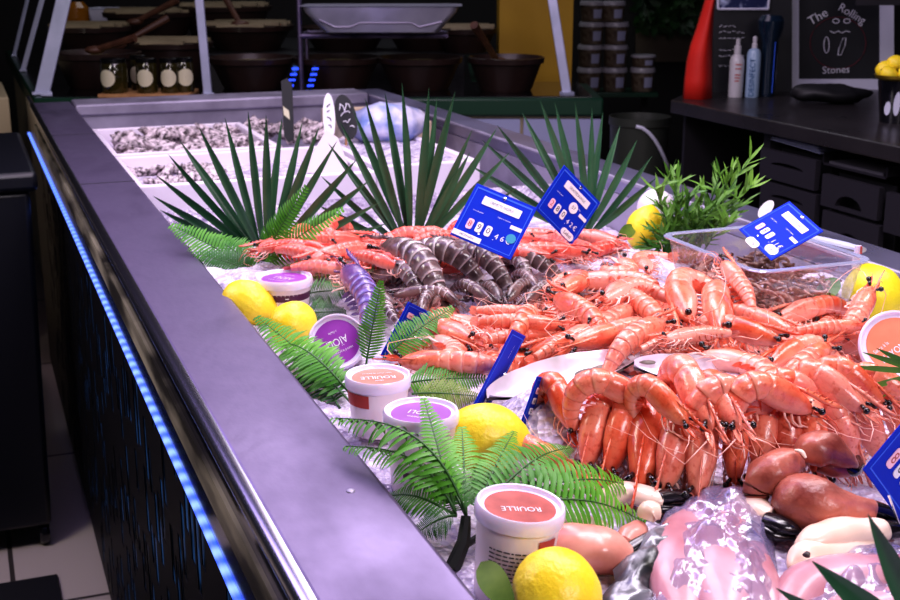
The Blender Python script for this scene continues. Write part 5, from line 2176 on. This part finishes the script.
b.tube([rgt * .5, rgt * .5 + hd * .2], .007, 8)
b.tube([hd * .2, hd * .2 - Z * hz_], .007, 8)
b.tube([hd * .2, hd * .2 + rgt * .5], .007, 8)
b.tube([V((0, 0, 0)), hd * .2], .007, 8)
b.obj('rack_tube', M['steel'], t)
# blue light reflections, built as small glowing dots on strips
t = empty('blue_reflection', 'two short columns of blue light reflections, built as glowing dots, between the bowls', 'reflection', AD(308, 80, 4.30))
em = mat('reflection_glow', (.03, .08, 1, 1), .4, emit=1.6)
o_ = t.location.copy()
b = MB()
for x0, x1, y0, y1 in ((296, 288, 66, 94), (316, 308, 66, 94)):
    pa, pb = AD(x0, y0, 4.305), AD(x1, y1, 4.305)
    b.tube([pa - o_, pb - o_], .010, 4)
b.obj('reflection_backing', M['navy_back'], t)
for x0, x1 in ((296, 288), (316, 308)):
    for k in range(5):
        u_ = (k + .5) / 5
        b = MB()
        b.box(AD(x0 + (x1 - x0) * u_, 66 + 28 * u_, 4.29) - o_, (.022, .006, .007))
        b.obj('reflection_dot', em, t, smooth=False)

# amber jar and grey tray at the back of the olive counter
c = AD(76, 30, 5.3)
t = empty('amber_jar', 'amber round jar at the far left behind the slanted posts', 'jar', c)
s = depth(c) / F
b = MB()
b.lathe([(.001, 0), (10 * s, 0), (14 * s, 8 * s), (14 * s, 22 * s), (9 * s, 28 * s), (.001, 28 * s)], 20)
b.obj('jar_glass', mat('amber', rgb(130, 84, 14), .15, coat=.4), t)
b = MB()
b.lathe([(.001, 0), (9.5 * s, 0), (9.5 * s, 6 * s), (.001, 6 * s)], 20)
o = b.obj('jar_lid', M['jar_lid'], t)
o.location = (0, 0, 28 * s)
c = AD(120, 16, 5.9)
t = empty('grey_tray', 'grey rectangular tray behind the slat-lidded bowls', 'tray', c)
s = depth(c) / F
b = MB()
b.rings([[V(p) for p in rrect(-hx * s, hx * s, -.1, .1, .02, z * s)] for hx, z in ((22, -12), (28, 5), (30, 6), (30, 8), (27, 7))])
o = b.obj('tray_body', M['frame_grey'], t)
o.rotation_euler = (0, 0, -YAW)

# yellow pillar
p0, p1 = AD(499, 60, 4.85), AD(572, 60, 4.85)
b = MB()
q = [V((p0.x, p0.y, 0)), V((p1.x, p1.y, 0)), V((p1.x, p1.y, 0)) + hd * .28, V((p0.x, p0.y, 0)) + hd * .28]
b.hexa(q, [p + Z * 2.4 for p in q])
struct('pillar', b, M['yellow'], smooth=False)

# shelf of plastic tubs
sh = AD(618, 91, 5.4)
s = depth(sh) / F
t = empty('tub_shelf', 'dark green shelf on brackets carrying stacked clear tubs', 'shelf', frame(sh, rgt, hd, Z))
b = MB()
b.bb(-38 * s, 38 * s, -.07, .14, -.02, 0)
b.obj('shelf_board', M['green_paint'], t, bevel=.003)
for x in (-30, 30):
    b = MB()
    b.bb(x * s - .012, x * s + .012, .08, .11, -sh.z, -.02)
    b.obj('leg', M['black_matt'], t)
TB = None
rows = [(0, (-29, -4, 24), 24), (24, (-29, -4), 22), (24, (24,), 12), (46, (-28, -4), 22), (68, (-28, -8), 20)]
lv = {0: 'bottom', 24: 'second', 46: 'third', 68: 'top'}
for z, xs_, hh in rows:
    for x in xs_:
        side_ = 'left' if x < -20 else ('right' if x > 10 else 'middle')
        t2 = empty('clear_tub', 'clear lidded tub of snacks, %s level, %s stack of the green shelf' % (lv[z], side_), 'tub', frame(sh + rgt * x * s + Z * (z * s + .0), rgt, hd, Z))
        r = 12.4 * s
        H = hh * s
        b = MB()
        b.lathe([(.001, .001), (r * .86, .001), (r * .95, H * .78)], 24)
        b.obj('tub_wall', M['tubmix'], t2)
        b = MB()
        b.lathe([(r * .94, H * .76), (r * 1.03, H * .78), (r * 1.03, H * .9), (r * .96, H * .985), (.001, H * .985)], 24)
        b.obj('tub_lid', mat('dim_lid', rgb(168, 166, 172), .3) if TB is None else TB, t2)
        TB = bpy.data.materials.get('dim_lid')
        b = MB()
        vs, fs = [], []
        for i in range(7):
            a = -pi / 2 + .0 + i * .13
            for zz, rf in ((H * .18, .9), (H * .6, .945)):
                vs.append((math.cos(a) * (r * rf + .001), math.sin(a) * (r * rf + .001), zz))
        for i in range(6):
            fs.append((2 * i, 2 * i + 2, 2 * i + 3, 2 * i + 1))
        b.add(vs, fs)
        b.obj('tub_label', M['paper'], t2)

# grey bin
c = AD(640, 116, 4.05)
t = empty('open_bin', 'round dark grey-green bin left of the dark worktop', 'bin', V((c.x, c.y, 0)))
s = depth(c) / F
r = 30 * s
b = MB()
b.lathe([(.001, 0), (r * .75, 0), (r * .98, c.z - .03), (r * 1.03, c.z - .025), (r * 1.03, c.z), (r * .98, c.z), (r * .93, c.z - .05), (r * .7, .05), (.001, .05)], 36)
b.obj('bin_body', M['bin_grey'], t)
b = MB()
q = [V((math.cos(a) * r * 1.06, math.sin(a) * r * 1.06, c.z - .02 - .16 * math.sin(max(0, (a + 2.2)) * .9) ** 2)) for a in [-2.2 + i * .2 for i in range(14)]]
b.tube(q, .006, 6)
b.obj('handle', M['frame_grey'], t)

# ------------------------------------------------------------------ dark work counter at the right
XF = 1.955
t = empty('work_counter', 'long dark work counter with drawers behind the display at the right', 'counter', V((XF, 2.2, 0)))
o_ = V((XF, 2.2, 0))
b = MB()
foot = [V((XF, .7, 0)), V((3.3, .7, 0)), V((3.3, 3.75, 0)), V((2.15, 3.45, 0)), V((XF, 3.24, 0))]
b.hexa([p - o_ + Z * .962 for p in foot], [p - o_ + Z * 1.0 for p in foot])
b.obj('worktop', M['worktop'], t, bevel=.004)
b = MB()
XQ = XF + .03


def yf(x, y):
    return AX(x, y, XQ).y


ya, yb_ = yf(683, 130), yf(763, 150)           # cubby from ya (far) to yb_
b.bb(XQ + .5 - o_.x, XQ + .52 - o_.x, .75 - 2.2, 3.2 - 2.2, 0, .962)
b.bb(XQ - o_.x, XQ + .5 - o_.x, ya - 2.2, 3.20 - 2.2, 0, .962)
b.bb(XQ - o_.x, XQ + .5 - o_.x, yb_ - .03 - 2.2, yb_ - 2.2, 0, .962)
b.bb(XQ - o_.x, XQ + .5 - o_.x, .75 - 2.2, .78 - 2.2, 0, .962)
b.bb(XQ - o_.x, XQ + .5 - o_.x, yb_ - 2.2, ya - 2.2, .40, .42)
b.bb(XQ - o_.x, XQ + .5 - o_.x, .78 - 2.2, yb_ - .03 - 2.2, 0, .05)
b.obj('carcass', M['cabinet'], t, smooth=False)


def drawer_px(x0, x1, y0l, y1l, slot, t, halfround=False):
    pa, pb = AX(x0, y0l, XQ), AX(x0, y1l, XQ)
    ye = AX(x1, y0l, XQ).y
    ya_, yb2 = pa.y, ye
    z1_, z0_ = pa.z, pb.z
    b = MB()
    cy, w2 = (ya_ + yb2) / 2, abs(ya_ - yb2) / 2
    hw, hh = (.05, .022) if halfround else (.07, .010)
    zc_ = z1_ - (.062 if halfround else .04)
    # front with a real cut-out grip
    pts = []
    k = 10
    for i in range(k + 1):
        a = pi - pi * i / k
        if halfround:
            pts.append((cy + math.cos(a) * hw, zc_ - .012 + math.sin(a) * hh * 1.4))
        else:
            pts.append((cy + math.cos(a) * hw, zc_ + math.sin(a) * hh))
    lo, hi = cy - w2 + .003, cy + w2 - .003
    X = XQ - .012
    zl = pts[0][1]
    quads = [((lo, z0_), (hi, z0_), (hi, zl), (lo, zl)), ((lo, zl), (pts[0][0], zl), (pts[0][0], z1_ - .003), (lo, z1_ - .003)), ((pts[-1][0], zl), (hi, zl), (hi, z1_ - .003), (pts[-1][0], z1_ - .003))]
    for i in range(k):
        quads.append((pts[i], pts[i + 1], (pts[i + 1][0], z1_ - .003), (pts[i][0], z1_ - .003)))
    for q in quads:
        b.hexa([V((X, y_, z_)) - o_ for y_, z_ in q], [V((X + .016, y_, z_)) - o_ for y_, z_ in q])
    d_ = b.obj('drawer', M['cabinet2'], t, smooth=False)
    b = MB()
    b.bb(X + .05 - o_.x, X + .055 - o_.x, lo - o_.y, hi - o_.y, z0_, z1_ - .003)
    b.obj('drawer_back', M['black_matt'], d_, smooth=False)


drawer_px(764, 822, 146, 176, 1, t)
drawer_px(764, 822, 178, 214, 1, t)
drawer_px(826, 886, 172, 205, 1, t, True)
drawer_px(826, 886, 208, 244, 1, t, True)
drawer_px(890, 960, 190, 232, 1, t, True)
# papers and box in the open compartments
pp = AX(796, 146, XQ)
b = MB()
for i in range(7):
    f = [V((0, -.10 + .006 * i, .006 * i)), V((.2, -.10 + .004 * i, .006 * i)), V((.2, .10 - .01 * i, .006 * i + .012)), V((0, .12 - .012 * i, .006 * i + .008))]
    b.hexa(f, [p + Z * .0015 for p in f])
o = b.obj('paper_bundle', M['paper'], smooth=False)
o.location = pp + V((.0, 0, -.006))
tag(o, 'loose bundle of pale papers above the drawers of the work counter', 'papers')
pp = AX(850, 172, XQ)
t3 = empty('letter_tray', 'grey letter tray holding papers above the half-round drawer grips', 'tray', pp)
b = MB()
b.bb(.01, .25, -.12, .12, 0, .005)
b.bb(.01, .25, -.12, -.116, 0, .03)
b.bb(.01, .25, .116, .12, 0, .03)
b.obj('tray_body', M['cabinet2'], t3)
b = MB()
b.bb(.015, .24, -.1, .1, .005, .012)
b.obj('paper_sheet', mat('dim_paper', rgb(88, 86, 92), .6), t3)
# dark bag in the cubby
pp = AX(726, 150, XQ + .15)
b = MB()
b.ball((0, 0, 0), .085, 20, 14, sc=(.8, 1, .9))
for i in range(len(b.v)):
    v_ = V(b.v[i])
    b.v[i] = tuple(v_ * (1 + .25 * noise.noise(v_ * 14)))
b.tube([(-.02, -.05, .08), (0, -.03, .15), (0, .03, .15), (-.02, .05, .08)], .008, 6)
o = b.obj('dark_bag', mat('bag_cloth', rgb(34, 28, 36), .7, col2=rgb(60, 40, 42), nscale=14), auto=None)
o.location = V((pp.x, pp.y, .42 + .1))
tag(o, 'dark cloth bag inside the open cubby of the work counter', 'bag')

# items on the dark worktop
zt = 1.0
# red curved panel
base = A(700, 99, zt)
dd = base.dot(hd)
b = MB()
L_ = [(684, 99), (686, 80), (688, 62), (692, 45), (698, 28), (703, 12), (708, -5), (713, -20)]
Rr_ = [(712, 99), (712, 80), (712, 62), (712, 45), (713, 28), (714, 12), (716, -5), (718, -20)]
rs = []
for (lx, ly), (rx, ry_) in zip(L_, Rr_):
    a_, c_ = AD(lx, ly, dd) - base, AD(rx, ry_, dd + .02) - base
    m_ = (a_ + c_) / 2 - hd * .035
    rs.append([a_, a_.lerp(m_, .6) - hd * .004, m_, c_.lerp(m_, .5) - hd * .006, c_, c_ + hd * .03, m_ + hd * .05, a_ + hd * .03])
b.rings(rs)
o = b.obj('red_banner', M['red'], auto=None)
o.location = base
tag(o, 'red curved panel standing at the far end of the dark worktop', 'panel')
# menu slate
base = A(752, 96, zt) + hd * .12
dd = base.dot(hd)
t = empty('menu_board', 'dark slate board with faint chalk lines behind the spray bottles', 'board', base)
b = MB()
q = [AD(713, 95, dd) - base, AD(792, 93, dd) - base, AD(792, -25, dd) - base, AD(713, -25, dd) - base]
b.hexa(q, [p + hd * .02 for p in q])
b.obj('slate', M['slate'], t, smooth=False)
b = MB()
rr = random.Random(2)
for k, yy in enumerate((26, 32, 38, 50, 56, 66)):
    x = 719
    while x < 719 + (22 if k % 3 else 16):
        q = [AD(x + j * 1.1, yy + rr.uniform(-1.2, 1.2), dd - .004) - base for j in range(4)]
        b.tube(q, .0009, 4)
        x += 4.4
b.obj('handwriting', M['chalk'], t)
b = MB()
q = [AD(718, -12, dd - .006) - base, AD(770, -12, dd - .006) - base, AD(768, 9, dd - .006) - base, AD(718, 9, dd - .006) - base]
b.hexa(q, [p + hd * .004 for p in q])
b.obj('picture', M['screen'], t, smooth=False)
b = MB()
for a_, c_ in ((3, 2), (0, 3), (2, 1)):
    b.tube([q[a_] - hd * .001, q[c_] - hd * .001], .004, 6)
b.obj('picture_frame', M['frame_grey'], t)


def bottle(px, base_y, hw, hgt, prof, label, m, lab_m, capm, name='spray_bottle'):
    c = A(px, base_y, zt)
    s = depth(c) / F
    t = empty(name, label, 'bottle', frame(c, rgt, hd, Z))
    b = MB()
    b.lathe([(max(.0005, r * hw * s), z * hgt * s) for r, z in prof], 26)
    b.obj('bottle_body', M[m], t)
    return t, s


t, s = bottle(735, 97, 7.2, 57, [(0, 0), (.95, 0), (1, .02), (1, .62), (.85, .69), (.5, .74), (.45, .76)], 'white spray bottle with faint red printing on the dark worktop', 'bottle_white', None, None)
b = MB()
b.lathe([(.0032 * 0 + 3.6 * s, 43 * s), (3.6 * s, 50 * s), (2.2 * s, 51 * s), (2.2 * s, 57 * s), (.0005, 57 * s)], 18)
b.obj('spray_head', M['bottle_white'], t)
b = MB()
for k, z in enumerate((32, 28, 22, 19, 16)):
    b.add([(x * s, -7.0 * s - .0015 - .0, z * s + dz * s) for x, dz in ((-3.2, 0), (3.2 - k * .5, 0), (3.2 - k * .5, 1.0), (-3.2, 1.0))], [(0, 1, 2, 3)])
b.obj('printed_line', M['red_print'], t, smooth=False)
t, s = bottle(751.5, 97, 7, 60, [(0, 0), (.95, 0), (1, .02), (1, .70), (.8, .77), (.45, .80)], 'pale blue bottle with dark blue lettering right of the spray bottle', 'bottle_blue', None, None)
b = MB()
b.lathe([(2.8 * s, 47 * s), (2.8 * s, 52 * s), (2.0 * s, 53 * s), (2.4 * s, 56 * s), (2.4 * s, 59 * s), (.0005, 60 * s)], 18)
b.obj('spray_head', M['bottle_white'], t)
text('DESINFECT', 7.5 * s, M['blue_ink'], t, (0, 0, 0), mw=Matrix.Translation((-2.4 * s, -7.2 * s - .001, 20 * s)) @ Matrix.Rotation(pi / 2, 4, 'X') @ Matrix.Rotation(pi / 2, 4, 'Z'))
# dark bottle / cup
c = A(768, 97, zt) + hd * .02
s = depth(c) / F
t = empty('dark_carafe', 'dark blue translucent carafe beside the pale blue bottle', 'carafe', V((c.x, c.y, zt)))
b = MB()
b.lathe([(.001, 0), (7 * s, 0), (8 * s, 3 * s), (8.5 * s, 55 * s), (12 * s, 64 * s), (13 * s, 74 * s), (10 * s, 79 * s), (.001, 80 * s)], 24)
b.obj('carafe_body', M['navy'], t)
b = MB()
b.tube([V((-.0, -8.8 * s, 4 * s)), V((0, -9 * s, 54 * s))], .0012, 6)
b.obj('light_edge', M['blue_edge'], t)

# framed chalk drawing
base = A(832, 93, zt) + hd * .10
dd = base.dot(hd)
t = empty('framed_board', 'grey-framed chalkboard drawing with a face and lettering at the right', 'picture', base)


def fq(name, m, x0, x1, y0, y1, off, th):
    b = MB()
    q = [AD(x0, y1, dd + off) - base, AD(x1, y1 - (x1 - x0) * .01, dd + off) - base, AD(x1, y0, dd + off) - base, AD(x0, y0, dd + off) - base]
    b.hexa(q, [p + hd * th for p in q])
    return b.obj(name, M[m], t, smooth=False)


fq('frame_side', 'frame_grey', 785, 799, -40, 92, 0, .03)
fq('frame_side', 'frame_grey', 880, 894, -40, 92, 0, .03)
fq('frame_bottom', 'frame_grey', 799, 880, 79, 92, 0, .03)
fq('chalk_panel', 'slate', 798, 881, -40, 80, .005, .02)


def chalk(pl, m='chalk', r=.0016):
    b = MB()
    for st in pl:
        b.tube([AD(x, y, dd + .002) - base for x, y in st], r, 5)
    return b.obj('chalk_line', M[m], t)


def circ(cx, cy, rx, ry, n=20, a0=0, a1=2 * pi):
    return [(cx + math.cos(a0 + (a1 - a0) * i / n) * rx, cy + math.sin(a0 + (a1 - a0) * i / n) * ry) for i in range(n + 1)]


chalk([circ(836, 21, 3.2, 2.2), circ(847, 21, 3.2, 2.2), [(830, 31), (834, 33), (838, 31), (842, 33), (846, 31), (850, 32)],
       circ(826.5, 45, 2.6, 8), [(838, 55), (839, 48), (843, 38), (846, 38), (845, 46), (841, 55), (838, 55)]])
chalk([circ(838, 43, 28, 26, 28)], 'chalk_red', .001)
for wd, x, y, sz, rot in (('The', 818, 17, 15, .55), ('Rolling', 852, 14, 13, -.5), ('Stones', 836, 70, 12, .05)):
    c = AD(x, y, dd + .001) - base
    s = depth(base) / F
    mw = Matrix.Translation(c) @ frame(V((0, 0, 0)), rgt, Z, -hd) @ Matrix.Rotation(rot, 4, 'Z') @ Matrix.Shear('XZ', 4, (0, 0)) if False else Matrix.Translation(c) @ frame(V((0, 0, 0)), rgt, Z, -hd) @ Matrix.Rotation(rot, 4, 'Z')
    text(wd, sz * s * .85, M['chalk'], t, (0, 0, 0), mw=mw)
# small hanging sign at the top right
c = AD(880, -4, 3.7)
s = depth(c) / F
t = empty('small_sign', 'grey card with a pink spot at the upper right border', 'sign', frame(c, rgt, hd, Z))
b = MB()
b.hexa([V((-23 * s, 0, -9 * s)), V((30 * s, 0, -9 * s)), V((30 * s, 0, 20 * s)), V((-23 * s, 0, 20 * s))], [V((-23 * s, .01, -9 * s)), V((30 * s, .01, -9 * s)), V((30 * s, .01, 20 * s)), V((-23 * s, .01, 20 * s))])
b.obj('card', M['cabinet2'], t, smooth=False)
b = MB()
b.ball((-6 * s, -.004, 0), 2.5 * s, 10, 6)
b.obj('pink_spot', M['pink_tag'], t)
b = MB()
b.tube([V((0, .005, 15 * s)), V((0, .005, .9))], .003, 6)
b.obj('cord', M['black_matt'], t)
# dark crumpled cloth
c = A(832, 103, zt)
b = MB()
b.ball((0, 0, 0), .1, 26, 14, sc=(1.2, .6, .28))
for i in range(len(b.v)):
    v_ = V(b.v[i])
    k = 1 + .35 * noise.noise(v_ * 17) + .15 * noise.noise(v_ * 40)
    b.v[i] = (v_.x * k, v_.y * k, max(-.028, v_.z * k))
o = b.obj('dark_cloth', M['black_matt'], auto=None)
o.location = c + V((0, 0, .028))
o.rotation_euler = (0, 0, -YAW)
tag(o, 'crumpled black cloth on the worktop under the framed chalkboard', 'cloth')
# lemon bowl on a black bucket
c = A(896, 122, zt)
s = depth(c) / F
t = empty('lemon_bucket', 'black bucket with white mark and brass rim, filled with lemons', 'bucket', frame(c, rgt, hd, Z))
b = MB()
b.lathe([(.001, 0), (16 * s, 0), (21 * s, 42 * s), (23 * s, 44 * s), (20 * s, 43 * s), (.001, 36 * s)], 30)
b.obj('bucket_body', M['black_gloss'], t)
b = MB()
b.lathe([(21 * s, 42 * s), (24 * s, 44 * s), (25 * s, 47 * s), (23.6 * s, 47 * s), (20 * s, 43 * s)], 30)
b.obj('brass_rim', mat('brass', (.5, .35, .05, 1), .3, .9), t)
b = MB()
for (cx, cz, rx, rz) in ((-7, 20, 3, 12), (-14, 15, 2.2, 7)):
    vs = []
    for k in range(16):
        a = 2 * pi * k / 16
        x = (cx + math.cos(a) * rx) * s
        z = (cz + math.sin(a) * rz) * s
        rr_ = (16 + 5 * z / (42 * s)) * s + .002
        vs.append((x, -math.sqrt(max(1e-8, rr_ ** 2 - x ** 2)), z))
    b.add(vs, [tuple(range(16))])
b.obj('white_mark', M['frame_grey'], t, smooth=False)
for i, (x, y, z) in enumerate(((-13, -4, 48), (3, -9, 49), (-4, 6, 58), (12, 4, 56), (-14, 8, 52))):
    p = c + rgt * x * s + hd * y * s + Z * z * s
    lemon(p, 15 * s, rgt + Z * (.3 * i - .5), 'lemon heaped in the black bucket with brass rim', L_=1.2)['group'] = 'lemons in the black bucket'

# dark leaves on the back wall
p0 = AD(660, 12, 6.75)
t = empty('wall_greenery', 'panel of dark green foliage on the back wall above the shelf', 'greenery', p0)
t['kind'] = 'stuff'
b = MB()
rr = random.Random(8)
for i in range(1500):
    x, y = rr.uniform(640, 800), rr.uniform(-40, 28)
    a_ = AD(x, y, 6.7 + rr.uniform(0, .12)) - p0
    dv = V((rr.uniform(-1, 1), rr.uniform(-.6, .2), rr.uniform(-1, .4))).normalized()
    b.leaf(a_, a_ + dv * .07, .02, -hd + V((rr.uniform(-.5, .5), 0, rr.uniform(-.5, .5))), .2, k=2)
o = b.obj('foliage', M['hedge'], t, auto=None)
o['kind'] = 'stuff'
b = MB()
q = [AD(636, 62, 6.85) - p0, AD(800, 62, 6.85) - p0, AD(800, 28, 6.85) - p0, AD(636, 28, 6.85) - p0]
b.hexa(q, [p + hd * .03 for p in q])
b.obj('planter_trough', mat('trough', rgb(86, 76, 60), .6), t, smooth=False)


# ================================================================== LIGHT
def area(name, loc, target, sx, sy, power, col):
    l = bpy.data.lights.new(name, 'AREA')
    l.shape = 'RECTANGLE'
    l.size, l.size_y = sx, sy
    l.energy = power
    l.color = col
    o = bpy.data.objects.new(name, l)
    COL.objects.link(o)
    o.location = loc
    dv = V(target) - V(loc)
    o.rotation_euler = dv.to_track_quat('-Z', 'Y').to_euler()
    return o


area('canopy_light', (.75, 1.55, 2.35), (.75, 1.35, .95), .5, 2.2, 24, (1, .86, 1))
area('canopy_light', (1.2, 1.2, 2.2), (.7, 1.0, .95), .25, 1.6, 16, (1, .90, .95))
area('violet_light', (-.1, 1.9, 2.3), (.5, 1.3, .95), .6, 2.6, 18, (.55, .42, 1))
area('rear_light', (.8, 2.9, 2.3), (.7, 3.0, .95), 1.6, 1.4, 16, (.95, .78, 1))
area('background_fill', (1.8, 5.2, 3.0), (1.6, 5.0, 0), 1.5, 1.5, 12, (.9, .92, 1))  # unseen fill added so the background bowls show faintly
area('front_light', (.75, -.45, 1.95), (.7, 1.0, .98), .7, .4, 15, (1, .88, .96))
area('fascia_fill', (-.9, 2.0, 2.2), (.1, 2.2, .7), .4, .8, 16, (1, .93, .80))  # unseen warm fill, added to brighten the strip on the fascia
w = bpy.data.worlds.new('world')
w.use_nodes = True
w.node_tree.nodes['Background'].inputs[0].default_value = (.35, .38, .6, 1)
w.node_tree.nodes['Background'].inputs[1].default_value = .035
bpy.context.scene.world = w
vs_ = bpy.context.scene.view_settings
vs_.view_transform = 'Standard'
vs_.look = 'Medium High Contrast'
vs_.exposure = -0.12
